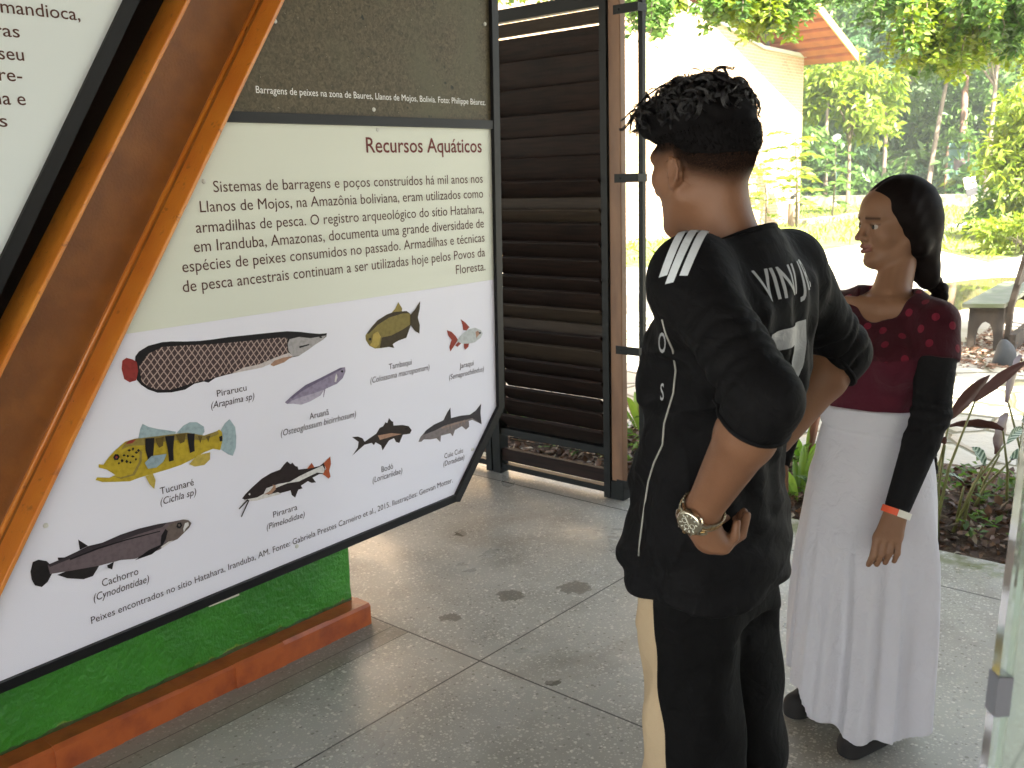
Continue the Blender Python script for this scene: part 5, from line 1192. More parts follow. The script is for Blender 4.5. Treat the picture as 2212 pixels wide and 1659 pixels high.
for hx, hy, tx, ty in ((2.535, .835, 2.405, .885), (2.60, 1.02, 2.500, 1.090)):
    q = SDF((min(hx, tx) - .09, min(hy, ty) - .09, -.005), (max(hx, tx) + .09, max(hy, ty) + .09, .16), .0042); d = np.array([tx - hx, ty - hy, 0]); 
    q.cone((hx, hy, .062), (hx + d[0] * .45, hy + d[1] * .45, .058), .042, .042, k=.02); q.cone((hx + d[0] * .3, hy + d[1] * .3, .056), (tx, ty, .034), .043, .036, k=.03); q.cone((hx, hy, .03), (tx, ty, .012), .036, .036, k=.01); q.cut(lambda x, y, z: .001 - z + 0 * x, .003)
    person_part(q, 'shoe', bsh, WOM)
# ------------------------------------------------------------------ louvred shutter at the opening
wood = mat('dark_hardwood', (.018, .0085, .0055), .7, spec=.2, noise=(9, (.006, .003, .002), .4, .65, (1, .6, 9)), bump=(70, .35, .002))
wood2 = mat('weathered_hardwood', (.036, .025, .016), .7, spec=.2, noise=(11, (.022, .015, .010), .4, .7, (1, .5, 8)), bump=(70, .4, .002))
postw = mat('brown_post', (.20, .105, .052), .55, noise=(8, (.13, .066, .034), .4, .7, (2, 2, .5)), bump=(60, .3, .002))
dsteel = mat('grey_steel', (.009, .010, .009), .5, spec=.2, bump=(50, .2, .001))
LV = empty('louvred_shutter', (3.82, 3.0, 0), 'dark hardwood shutter with wide slanted louvres in a steel frame behind the man', 'shutter')
X0 = 3.79
f = MB(); f.box((X0, 2.668, .004), (X0 + .07, 2.705, 3.2)); f.box((X0, 3.405, .004), (X0 + .07, 3.46, 3.2)); f.box((X0 + .012, 2.705, .028), (X0 + .055, 3.405, .058)); f.box((X0 + .010, 2.705, 2.36), (X0 + .06, 3.405, 2.42))
f.box((X0 + .012, 2.705, .225), (X0 + .05, 3.405, .262)); f.build('frame', dsteel, LV)
for nm, z0, z1, mm in (('rail', .075, .145, wood), ('rail', 2.29, 2.35, wood2), ('rail', .80, .880, wood2), ('rail', 1.43, 1.50, wood2)):
    MB().box((X0 + .016, 2.7052, z0), (X0 + .052, 3.4048, z1), bev=.003).build(nm, mm, LV)
zz = [.30, .385, .465, .545, .62, .70, .775, .905, .985, 1.065, 1.15, 1.235, 1.32, 1.395, 1.535, 1.625, 1.72, 1.83, 1.96, 2.09, 2.20]
for i, z_ in enumerate(zz):
    up_ = i > 14; w_ = .072 if not up_ else .080; a = math.radians((42, 50, 38, 46, 40, 52, 44)[i % 7] if not up_ else (66, 74, 70)[i % 3])
    R_ = Matrix.Rotation(a, 3, 'Y'); mb = MB(); mb.box((-w_, -.3495 + (i % 3) * .002, -.008), (w_, .3495 - (i % 2) * .003, .008), 0, R_, (X0 + .04, 3.055, z_), bev=.002)
    mb.build('louvre', wood2 if i in (5, 7, 13) else wood, LV)
MB().tube([(X0 + .09, 2.705, .215), (X0 + .09, 3.405, .19)], .004, 6).tube([(X0 + .09, 2.705, .20), (X0 + .09, 3.405, .176)], .003, 6).build('brace_wire', dsteel, LV)
# next shutter, mostly hidden by the sign
LV2 = empty('louvred_shutter', (3.82, 3.8, 0), 'second dark louvred shutter mostly hidden behind the fish board', 'shutter')
f = MB(); f.box((X0, 3.47, .004), (X0 + .07, 3.51, 3.2)); f.box((X0, 4.26, .004), (X0 + .07, 4.30, 3.2)); f.box((X0 + .012, 3.51, .03), (X0 + .055, 4.26, .06)); f.box((X0 + .012, 3.51, 2.36), (X0 + .055, 4.26, 2.42)); f.build('frame', dsteel, LV2)
for i in range(22):
    z_ = .26 + i * .095; MB().box((-.078, -.374, -.008), (.078, .374, .008), 0, Matrix.Rotation(.62, 3, 'Y'), (X0 + .04, 3.885, z_), bev=.002).build('louvre', wood, LV2)
# timber post with steel side bar and straps
PT = empty('timber_post', (3.86, 2.63, 0), 'square brown timber post with a thin steel bar strapped to its side', 'post')
MB().box((3.80, 2.596, .004), (3.845, 2.664, 3.2), bev=.004).build('post', postw, PT)
MB().box((3.793, 2.588, .0045), (3.853, 2.6655, .10), bev=.003).build('shoe', dsteel, PT)
MB().box((3.835, 2.498, .02), (3.862, 2.522, 3.2)).build('bar', dsteel, PT)
for z_ in (.09, .77, 1.585, 2.33):
    MB().box((3.795, 2.496, z_ - .02), (3.800, 2.63, z_ + .02)).box((3.8001, 2.496, z_ - .018), (3.87, 2.4978, z_ + .018)).lathe([(.006, 0), (.005, .004)], (3.795, 2.60, z_), 8, R=Matrix.Rotation(-PI / 2, 3, 'Y')).build('strap', dsteel, PT)
# clear acrylic panel close on the right, with a dark clamp
GL = empty('glass_panel', tuple(P(2160, 1650, .80)), 'thick clear panel with a dark clamp close in the lower right corner', 'glass panel')
gmat = bpy.data.materials.new('clear_acrylic'); gmat.use_nodes = True; gb = gmat.node_tree.nodes['Principled BSDF']; gb.inputs['Base Color'].default_value = (.86, .95, .88, 1); gb.inputs['Roughness'].default_value = .06; gb.inputs['Transmission Weight'].default_value = .9; gb.inputs['IOR'].default_value = 1.3
top_ = P(2216, 1000, .83); bot_ = P(2128, 1700, .78); d_ = Vector(bot_ - top_); d3 = Vector(top_) + d_ * (top_[2] / -d_.z) - Vector(top_)
rt_ = Vector((RT[0], RT[1], 0)).normalized(); fw_ = Vector((_F[0], _F[1], 0))
def pan(o0, o1, w0, w1, t0, t1):
    vs = []
    for t in (t0, t1):
        for a, b in ((o0, w0), (o1, w0), (o1, w1), (o0, w1)): vs.append(Vector(top_) + d3 * t + rt_ * a + fw_ * b)
    return MB().add(vs, [(3, 2, 1, 0), (4, 5, 6, 7), (0, 1, 5, 4), (1, 2, 6, 5), (2, 3, 7, 6), (3, 0, 4, 7)])
pan(0, .012, 0, .012, -.35, 1.0).build('edge', gmat, GL)
pan(.0125, .40, .003, .009, -.35, 1.0).build('pane', gmat, GL)
pan(-.001, .0115, -.002, .014, .121, .142).build('clamp', mat('slate_clamp', (.17, .18, .21), .4), GL)

# ------------------------------------------------------------------ brick building across the yard
def brick_mat():
    m = bpy.data.materials.new('pale_brick'); m.use_nodes = True; nt = m.node_tree; b = nt.nodes['Principled BSDF']; tc = N(nt, 'TexCoord'); sp = N(nt, 'SeparateXYZ'); nt.links.new(tc.outputs['Object'], sp.inputs[0]); cb = N(nt, 'CombineXYZ')
    nt.links.new(mth(nt, 'ADD', sp.outputs[0], sp.outputs[1]), cb.inputs[0]); nt.links.new(sp.outputs[2], cb.inputs[1])
    br = N(nt, 'TexBrick'); br.inputs['Scale'].default_value = 1; br.inputs['Brick Width'].default_value = .24; br.inputs['Row Height'].default_value = .085; br.inputs['Mortar Size'].default_value = .010
    br.inputs['Color1'].default_value = (.42, .27, .15, 1); br.inputs['Color2'].default_value = (.34, .20, .11, 1); br.inputs['Mortar'].default_value = (.44, .38, .28, 1); nt.links.new(cb.outputs[0], br.inputs['Vector'])
    n = N(nt, 'TexNoise'); n.inputs['Scale'].default_value = .9; n.inputs['Detail'].default_value = 6; nt.links.new(tc.outputs['Object'], n.inputs[0]); r = N(nt, 'MapRange', i1=.4, i2=.7); nt.links.new(n.outputs[0], r.inputs[0])
    nt.links.new(mixc(nt, mth(nt, 'MULTIPLY', r.outputs[0], .5), br.outputs[0], (.5, .36, .22)), b.inputs['Base Color']); b.inputs['Roughness'].default_value = .85
    bp = N(nt, 'Bump'); bp.inputs['Strength'].default_value = .5; bp.inputs['Distance'].default_value = .01; nt.links.new(br.outputs['Fac'], bp.inputs['Height']); bp.invert = True; nt.links.new(bp.outputs[0], b.inputs['Normal']); return m
bk = brick_mat(); copm = mat('grey_coping', (.42, .40, .35), .7); orm = mat('orange_roof_boards', (.33, .085, .022), .6, noise=(3, (.24, .06, .02), .4, .7)); tru = mat('dark_truss', (.05, .035, .03), .6)
BD = empty('brick_building', (24, 13.2, 0), 'pale brick building with a gable wall and an orange boarded roof on dark trusses', 'building')
gab = [(4, -.3), (29.25, -.3), (29.25, 4.93), (26.46, 4.97), (22.07, 5.74), (12, 7.6), (4, 6.4)]
MB().prism(gab, 1, 13.2, 13.55).box((28.9, 13.5501, -.3), (29.25, 26, 4.8)).build('wall', bk, BD)
MB().prism([(29.33, 4.93), (29.33, 5.03), (26.46, 5.07), (22.07, 5.84), (12, 7.7), (12, 7.6), (22.07, 5.74), (26.46, 4.97)], 1, 13.12, 13.62).build('coping', copm, BD)
# roof: sloped boards running along the eave, on rafters
sl = .38; ex, ez = 29.58, 4.74
def rz(x): return ez + (ex - x) * sl
n_ = 26; bw = .50; sheet = mat('dark_roof_sheet', (.05, .016, .008), .7)
rb = MB()
for k in range(n_):
    x1 = ex - k * bw; x0 = x1 - bw + .17; lap = .0
    rb.add([(x1, 11.7, rz(x1)), (x0, 11.7, rz(x0) + lap), (x0, 27, rz(x0) + lap), (x1, 27, rz(x1)), (x1, 11.7, rz(x1) + .08), (x0, 11.7, rz(x0) + lap + .08), (x0, 27, rz(x0) + lap + .08), (x1, 27, rz(x1) + .08)], [(0, 1, 2, 3), (7, 6, 5, 4), (0, 4, 5, 1), (1, 5, 6, 2), (2, 6, 7, 3), (3, 7, 4, 0)])
rb.add([(ex, 11.68, rz(ex) + .09), (16.5, 11.68, rz(16.5) + .12), (16.5, 27, rz(16.5) + .12), (ex, 27, rz(ex) + .09), (ex, 11.68, rz(ex) + .15), (16.5, 11.68, rz(16.5) + .18), (16.5, 27, rz(16.5) + .18), (ex, 27, rz(ex) + .15)], [(0, 1, 2, 3), (7, 6, 5, 4), (0, 4, 5, 1), (1, 5, 6, 2), (2, 6, 7, 3), (3, 7, 4, 0)], 1)
rb.build('roof', [orm, sheet], BD)
fb = MB(); fb.add([(ex, 11.64, rz(ex) - .04), (16.5, 11.64, rz(16.5) - .04), (16.5, 11.64, rz(16.5) + .20), (ex, 11.64, rz(ex) + .20), (ex, 11.679, rz(ex) - .04), (16.5, 11.679, rz(16.5) - .04), (16.5, 11.679, rz(16.5) + .20), (ex, 11.679, rz(ex) + .20)], [(0, 1, 2, 3), (7, 6, 5, 4), (0, 4, 5, 1), (1, 5, 6, 2), (2, 6, 7, 3), (3, 7, 4, 0)]); fb.build('verge_board', mat('ochre_board', (.55, .36, .12), .6), BD)
for k, x_ in enumerate((27.2, 25.6, 24.0, 22.4, 20.8)): MB().tube([(x_, 13.36, 4.9), (x_ - .3, 13.36, rz(x_ - .3))], .06, 6).build('truss', tru, BD)
MB().tube([(29, 14.2, rz(29) - .15), (18, 14.2, rz(18) - .15)], .09, 6).build('truss', tru, BD)
# second roof mass of the building further left, plain walls
# stump with a small black bird
stm = mat('grey_stump', (.16, .12, .08), .85, bump=(30, .6, .01)); c_ = np.array([26.84, 12.3, 0])
tag(MB().lathe([(.17, -.03), (.15, .2), (.145, .62), (.13, .64)], c_, 12).build('tree_stump', stm, smooth='auto'), 'short grey stump at the corner of the brick building', 'stump')
BI = SDF(c_ + np.array([-.3, -.3, .6]), c_ + np.array([.35, .3, 1.15]), .012); dv = np.array([.66, -.75, 0])
BI.cone(c_ + dv * -.05 + np.array([0, 0, .80]), c_ + dv * .06 + np.array([0, 0, .88]), .055, .05, k=.03); BI.ell(c_ + dv * .10 + np.array([0, 0, .955]), (.035, .035, .033), k=.03); BI.cone(c_ + dv * .12 + np.array([0, 0, .955]), c_ + dv * .17 + np.array([0, 0, .945]), .014, .003, k=.01)
BI.cone(c_ + dv * -.08 + np.array([0, 0, .79]), c_ + dv * -.22 + np.array([0, 0, .72]), .028, .012, k=.02, flat=((.2, .2, 1), .4))
for t in (-.02, .02): BI.cone(c_ + dv * t + np.array([0, 0, .78]), c_ + dv * (t + .02) + np.array([0, 0, .64]), .009, .008, k=.01)
me_, _ = BI.mesh('bird'); tag(link('bird', me_, mat('black_feathers', (.015, .014, .014), .5), smooth=True), 'small black bird perched on the grey stump', 'bird')

# ------------------------------------------------------------------ lamp, signs
LP = empty('street_lamp', (43.76, 18.04, 0), 'green post lamp with a white globe before the forest', 'street lamp')
gp = mat('green_post', (.03, .06, .045), .5)
MB().lathe([(.11, -.1), (.11, .25), (.07, .3), (.05, .4), (.045, 2.55), (.09, 2.6), (.09, 2.66)], (43.76, 18.04, 0), 14).build('pole', gp, LP, smooth='auto')
MB().lathe([(.05, 2.66)] + [(.25 * math.sin(a), 2.86 - .25 * math.cos(a)) for a in np.linspace(.4, 3.1, 14)], (43.76, 18.04, 0), 20).build('globe', mat('opal_globe', (.80, .78, .70), .35), LP, smooth=True)
SB = empty('marker_sign', (27.49, 7.65, 0), 'small tilted white and black plaque on a thin stake at the lawn edge', 'sign')
sx_ = Vector((RT[0], RT[1], 0)).normalized(); sb_ = Vector((27.49, 7.65, 0)); tl = Matrix.Rotation(-.28, 3, Vector((_F[0], _F[1], 0)))
MB().tube([sb_, sb_ + Vector((0, 0, .78))], .014, 6).build('stake', tru, SB)
def plq(u0, u1, z0, z1, m, nm, off=0):
    vs = [sb_ + Vector((0, 0, 1.0)) + tl @ (sx_ * u + Vector((0, 0, z))) + Vector((_F[0], _F[1], 0)) * w for w in (off, off + .02) for u, z in ((u0, z0), (u1, z0), (u1, z1), (u0, z1))]
    MB().add(vs, [(0, 1, 2, 3), (7, 6, 5, 4), (0, 4, 5, 1), (1, 5, 6, 2), (2, 6, 7, 3), (3, 7, 4, 0)]).build(nm, m, SB)
plq(-.15, .15, -.02, .28, mat('white_plaque', (.82, .82, .8), .5), 'white_plaque'); plq(-.15, .15, -.22, -.021, mat('black_plaque', (.03, .028, .03), .5), 'black_plaque')
MB().lathe([(.55, -.04), (.5, .02), (.2, .06)], sb_, 16).build('base', mat('grey_slab', (.28, .27, .24), .8), SB)
IB = empty('notice_board', (48.5, 14.2, 0), 'dark green notice board with a small dark picture on two posts among the trees', 'notice board')
ib = Vector((45.0, 13.15, 0)); nb_ = mat('notice_green', (.045, .11, .09), .5)
def ibox(u0, u1, z0, z1, w0, w1, m, nm):
    vs = [ib + sx_ * u + Vector((0, 0, z)) + fw_ * w for w in (w0, w1) for u, z in ((u0, z0), (u1, z0), (u1, z1), (u0, z1))]
    MB().add(vs, [(0, 1, 2, 3), (7, 6, 5, 4), (0, 4, 5, 1), (1, 5, 6, 2), (2, 6, 7, 3), (3, 7, 4, 0)]).build(nm, m, IB)
ibox(-.42, .42, .95, 2.5, 0, .05, nb_, 'panel'); ibox(-.5, -.42, -.1, 2.55, -.02, .07, postw, 'post'); ibox(.42, .5, -.1, 2.55, -.02, .07, postw, 'post'); ibox(-.16, .34, 1.35, 1.85, -.012, -.001, mat('dark_picture', (.05, .03, .03), .5, noise=(4, (.3, .1, .03), .55, .7)), 'picture')

# ------------------------------------------------------------------ rustic bench
bw_ = mat('grey_old_wood', (.045, .032, .020), .8, noise=(10, (.02, .015, .010), .4, .65, (1, 1, .25)), bump=(45, .6, .006)); seatw = mat('mossy_seat', (.085, .10, .05), .5, noise=(7, (.14, .14, .10), .45, .65), bump=(45, .4, .004))
def bench(loc, rz_, label):
    R_ = Matrix.Rotation(rz_, 3, 'Z'); B_ = empty('wooden_bench', loc, label, 'bench'); L0 = Vector(loc)
    def add(mb, nm, m): 
        mb.v = [tuple(R_ @ Vector((v[0] * .78, v[1], v[2])) + L0) for v in mb.v]; return mb.build(nm, m, B_, smooth=False)
    arch = lambda: [(0, 0), (.075, 0), (.082, .12), (.10, .19), (.14, .245), (.185, .262), (.23, .245), (.26, .19), (.275, .12), (.28, 0), (.36, 0), (.365, .385), (.005, .385)]
    for y0 in (.03, 1.75): add(MB().prism(arch()[::-1], 1, y0, y0 + .065), 'side_panel', bw_)
    mb = MB(); mb.prism([(-.05, .3855), (-.06, .42), (.38, .435), (.38, .4)], 1, -.03, 1.92); add(mb, 'seat', seatw)
    for y0 in (.10, 1.66): mb = MB(); mb.prism([(.361, .0), (.42, .0), (.44, .40), (.56, .86), (.50, .87), (.385, .42)], 1, y0, y0 + .08); add(mb, 'back_post', bw_)
    add(MB().prism([(.455, .62), (.495, .60), (.555, .83), (.515, .85)][::-1], 1, -.02, 1.9), 'backrest', bw_)
    add(MB().prism([(.43, .02), (.50, .02), (.50, .16), (.43, .16)], 1, .05, 1.8), 'stretcher', bw_)
bl = Vector((9.03, 2.47, -.03)); bench(tuple(bl), -1.50, 'weathered dark wooden bench with arched end panels at the right edge')
RS = SDF((7.6, 1.4, -.12), (8.6, 2.3, .4), .016); rc_ = P(2165, 790, 7.9); RS = SDF(rc_ - .35, rc_ + .35, .014); RS.ell((rc_[0], rc_[1], .0), (.075, .09, .19), k=0); RS.warp(lambda x, y, z: .02 * np.sin(x * 19 + z * 11) * np.sin(y * 23 + z * 7)); me_, _ = RS.mesh('boulder'); tag(link('boulder', me_, mat('blue_grey_stone', (.028, .032, .035), .7, bump=(18, .6, .01)), smooth=True), 'rounded blue grey stone standing before the bench', 'stone')
# ------------------------------------------------------------------ plants
bark = mat('grey_bark', (.16, .12, .085), .85, noise=(6, (.09, .065, .045), .4, .65, (1, 1, .3)), bump=(14, .8, .03)); barkr = mat('reddish_bark', (.20, .11, .075), .85, bump=(14, .8, .03)); twm = mat('twig', (.07, .055, .03), .8)
lm_dark = leaf_mat('deep_green_leaf', (.030, .070, .016), (.075, .135, .032), .38); lm_mid = leaf_mat('green_leaf', (.055, .115, .022), (.11, .18, .040), .42); lm_lime = leaf_mat('yellow_green_leaf', (.105, .165, .018), (.19, .23, .030), .42); lm_blue = leaf_mat('blue_green_leaf', (.05, .115, .045), (.11, .18, .08), .38)
# -- forest edge: one mass of foliage behind the lawn
def fpt(x, d, z): p = P(x, 430, d); return np.array([p[0], p[1], z])
pos = []; dr = []; tn = []; mi = []
for layer, (dd, nclump, hmax) in enumerate(((60, 210, 15), (53, 230, 13.5), (47, 150, 9), (44, 120, 3.2))):
    for k in range(nclump):
        x = RNG.uniform(850, 2900); h = hmax * RNG.random() ** .85
        if layer == 3: h = .3 + 2.6 * RNG.random() ** 1.6
        c = fpt(x, dd + RNG.uniform(-2.5, 2.5), h); r = RNG.uniform(1.0, 2.3) if layer < 3 else RNG.uniform(.6, 1.3); n = int(120 * r)
        v = rdir(n) * (RNG.random((n, 1)) ** .4); p = c + v * r * np.array([1, 1, .75]); pos.append(p); q = rdir(n, .6); q[:, :2] += v[:, :2] * .8; dr.append(q)
        m_ = RNG.choice(4, p=(.34, .38, .10, .18)); mi.append(np.full(n, m_)); tn.append(np.clip(RNG.normal(.5, .25, n) + RNG.normal(0, .2), 0, 1))
pos = np.concatenate(pos); ok = pos[:, 2] > -.05
tag(leaves('forest', pos[ok], np.concatenate(dr)[ok], RNG.uniform(.28, .62, len(pos))[ok], [lm_dark, lm_mid, lm_lime, lm_blue], width=.5, tint=np.concatenate(tn)[ok], mi=np.concatenate(mi)[ok]), 'dense green tropical forest closing the clearing', 'forest', kind='stuff')

def tree(x, d, h, trunk_r, crad, nleaf, clumps, size, m, label, name='tree', lean=0, bk_=bark, base=.45, width=.45, down=.5, tiers=None):
    c0 = fpt(x, d, -.05); T = empty(name, tuple(c0), label, 'tree'); ln_ = Vector(RT) * lean
    pts = [Vector(c0) + ln_ * (t ** 1.5) + Vector((math.sin(t * 5 + x) * .06 * h * .1, math.cos(t * 4 + x) * .006 * h, t * h)) for t in np.linspace(0, 1, 9)]
    mb = MB(); mb.tube(pts, list(np.linspace(trunk_r, trunk_r * .35, 9)), 8)
    P0, cc, k = crown_points(pts[-1] + Vector((0, 0, crad[2] * .15)) if tiers is None else pts[-1], crad, nleaf, clumps)
    for c in cc[:: max(1, clumps // 14)]:
        a = pts[random.randint(5, 8)]; c = Vector(c); mid = (a + c) / 2 + Vector((0, 0, -.05 * h)); mb.tube([a, mid, c], [trunk_r * .4, trunk_r * .25, trunk_r * .08], 5)
    mb.build('trunk', bk_, T, smooth=True); dd = rdir(nleaf, down); dd[:, :2] += (P0 - np.array(pts[-1]))[:, :2] / np.array(crad)[:2] * .6
    leaves('crown', P0, dd, size * RNG.uniform(.7, 1.3, nleaf), m, T, width=width)
    return T
tree(1830, 34, 3.9, .09, (1.9, 1.9, 1.7), 2200, 34, .34, lm_lime, 'young lime green tree between the brick building and the lamp', bk_=bark)
tree(2000, 41.8, 8.2, .13, (2.6, 2.6, 2.2), 2400, 36, .40, lm_mid, 'slim pale trunked tree behind the woman at the forest edge', lean=1.2)
tree(2070, 46, 10.5, .22, (2.2, 2.2, 2.4), 1500, 30, .40, lm_dark, 'tall reddish trunked tree near the notice board', bk_=barkr)
tree(1905, 43, 7.0, .12, (2.6, 2.4, 2.6), 2600, 36, .40, lm_blue, 'bushy blue green tree right of the lamp')
tree(1782, 44, 8.5, .10, (2.2, 2.2, 2.0), 1600, 30, .38, lm_mid, 'thin tree rising behind the corner of the brick building')
tree(2130, 40, 7.5, .14, (2.8, 2.6, 2.4), 2400, 34, .42, lm_mid, 'broad green tree right of the notice board')
tree(1180, 34, 6.5, .15, (4.2, 3.5, 2.4), 2600, 40, .36, lm_lime, 'tree rising behind the brick building, above the shutter')
# slender sapling against the brick wall
def frond_plant(c, n, h, fl, nl, ls, m, label, name='sapling', cat='plant', spread=1.0, stem_m=twm, group=None):
    T = empty(name, tuple(c), label, cat, group); mb = MB(); pos = []; dr = []; top = Vector(c) + Vector((random.uniform(-.1, .1), random.uniform(-.1, .1), h)); mb.tube([Vector(c), (Vector(c) + top) / 2 + Vector((.04 * h, 0, 0)), top], [.022 * h ** .5, .015 * h ** .5, .006], 6)
    for i in range(n):
        t = .25 + .75 * i / n; b = Vector(c).lerp(top, t); a = i * 2.4 + random.uniform(-.4, .4); d = Vector((math.cos(a), math.sin(a), random.uniform(.2, .8))).normalized(); L_ = fl * random.uniform(.7, 1.2) * (1.15 - .4 * t) * spread
        q = [b + d * L_ * s + Vector((0, 0, -.45 * L_ * s * s)) for s in np.linspace(0, 1, 6)]; mb.tube(q, list(np.linspace(.007, .003, 6) * h ** .3), 4)
        side = d.cross(Vector((0, 0, 1))).normalized()
        for j in range(nl):
            s = .15 + .85 * j / (nl - 1); p = b + d * L_ * s + Vector((0, 0, -.45 * L_ * s * s)); 
            for sg in (-1, 1): pos.append(p); dr.append(side * sg + d * .5 + Vector((0, 0, -.25 + random.uniform(-.2, .2))))
    mb.build('stem', stem_m, T, smooth=True); leaves('foliage', np.array([list(v) for v in pos]), np.array([list(v) for v in dr]), ls * RNG.uniform(.75, 1.25, len(pos)), m, T, width=.42); return T
w_ = lambda x, y: (lambda d: EYE + d * (-EYE[2] / d[2]))(FW + RT * (x - 1106) / _f - UP * (y - 829.5) / _f)
frond_plant((26.2, 11.9, -.03), 15, 2.7, 1.05, 11, .26, lm_lime, 'tall thin sapling with feathery leaves before the brick wall')
frond_plant((24.5, 12.0, -.03), 10, 1.7, .8, 9, .22, lm_lime, 'shorter leafy sapling left of the tall one by the brick wall')
frond_plant((29.9, 12.4, -.03), 12, 2.3, .7, 8, .24, lm_mid, 'leafy shrub at the corner of the brick building')
# palms and broad fronds at the forest foot
def palm(x, d, h, n, fl, m, label):
    c = fpt(x, d, -.05); T = empty('palm', tuple(c), label, 'palm'); mb = MB(); mb.tube([Vector(c), Vector(c) + Vector((0, 0, h))], [.14, .10], 8); pos = []; dr = []
    for i in range(n):
        a = i * 2.4; d0 = Vector((math.cos(a), math.sin(a), random.uniform(.7, 1.6))).normalized(); b = Vector(c) + Vector((0, 0, h)); L_ = fl * random.uniform(.8, 1.15)
        f_ = lambda s: b + d0 * L_ * s + Vector((0, 0, -.75 * L_ * s * s)); mb.tube([f_(s) for s in np.linspace(0, 1, 7)], list(np.linspace(.03, .008, 7)), 4); side = d0.cross(Vector((0, 0, 1))).normalized()
        for j in range(26):
            s = .12 + .88 * j / 25
            for sg in (-1, 1): pos.append(f_(s)); dr.append(side * sg + d0 * .6 + Vector((0, 0, -.5 - .3 * s)))
    mb.build('trunk', twm, T, smooth=True); leaves('fronds', np.array([list(v) for v in pos]), np.array([list(v) for v in dr]), .5 * RNG.uniform(.8, 1.2, len(pos)), m, T, width=.14)
palm(1835, 45.5, 1.2, 13, 2.6, lm_blue, 'low palm with arching fronds right of the lamp post')
palm(1965, 44, 1.8, 13, 2.4, lm_mid, 'palm with arching fronds behind the head of the woman')
palm(2105, 42, .9, 11, 2.0, lm_lime, 'low bright palm by the notice board')
# big bright shrub on the right
def shrub(name, c, rad, n, clumps, size, m, label, cat='shrub', width=.4, group=None):
    T = empty(name, (c[0], c[1], 0), label, cat, group); P0, cc, k = crown_points(c, rad, n, clumps, .36); P0 = P0[P0[:, 2] > 0]; mb = MB()
    for q in cc[:16]: b = Vector((c[0] + random.uniform(-.2, .2) * rad[0], c[1] + random.uniform(-.2, .2) * rad[1], -.04)); mb.tube([b, (b + Vector(q)) / 2 + Vector((0, 0, .12 * rad[2])), Vector(q)], [.02 * rad[2], .014 * rad[2], .004], 5)
    mb.build('stems', twm, T, smooth=True); d = rdir(len(P0), .35); d += (P0 - np.array(c)) / np.array(rad) * .6
    leaves('foliage', P0, d, size * RNG.uniform(.65, 1.35, len(P0)), m, T, width=width); return T
g = w_(2200, 520); shrub('large_shrub', (g[0] + .6, g[1] - .2, 2.0), (1.25, 1.25, 1.75), 3600, 44, .24, lm_lime, 'tall bright yellow green shrub at the right edge', width=.36)
g = w_(2170, 512); shrub('low_shrub', (g[0], g[1], .55), (.95, .8, .6), 1500, 20, .19, lm_mid, 'low green shrub at the foot of the tall bright one')
g = w_(2218, 545); shrub('low_shrub', (g[0], g[1], .4), (1.0, .9, .5), 1300, 18, .16, lm_lime, 'low grassy shrub at the right end of the yard')
# lawn tufts
n = 9000; xy = np.stack([RNG.uniform(14, 40, n), RNG.uniform(-2, 22, n)], 1)
from mathutils.geometry import intersect_point_tri_2d
def inpoly(p, poly):
    x, y = p[:, 0], p[:, 1]; c = np.zeros(len(p), bool)
    for (x0, y0), (x1, y1) in zip(poly, poly[1:] + poly[:1]): c ^= ((y0 > y) != (y1 > y)) & (x < (x1 - x0) * (y - y0) / (y1 - y0 + 1e-12) + x0)
    return c
xy = xy[inpoly(xy, lawn_poly)]; d = rdir(len(xy)); d[:, 2] = np.abs(d[:, 2]) * 1.2 + .5
tag(leaves('grass', np.column_stack([xy, np.full(len(xy), -.03)]), d, RNG.uniform(.08, .26, len(xy)), leaf_mat('grass_blade', (.12, .17, .02), (.26, .27, .05), .4), width=.22), 'tufts of sunlit grass on the lawn', 'grass', kind='stuff')

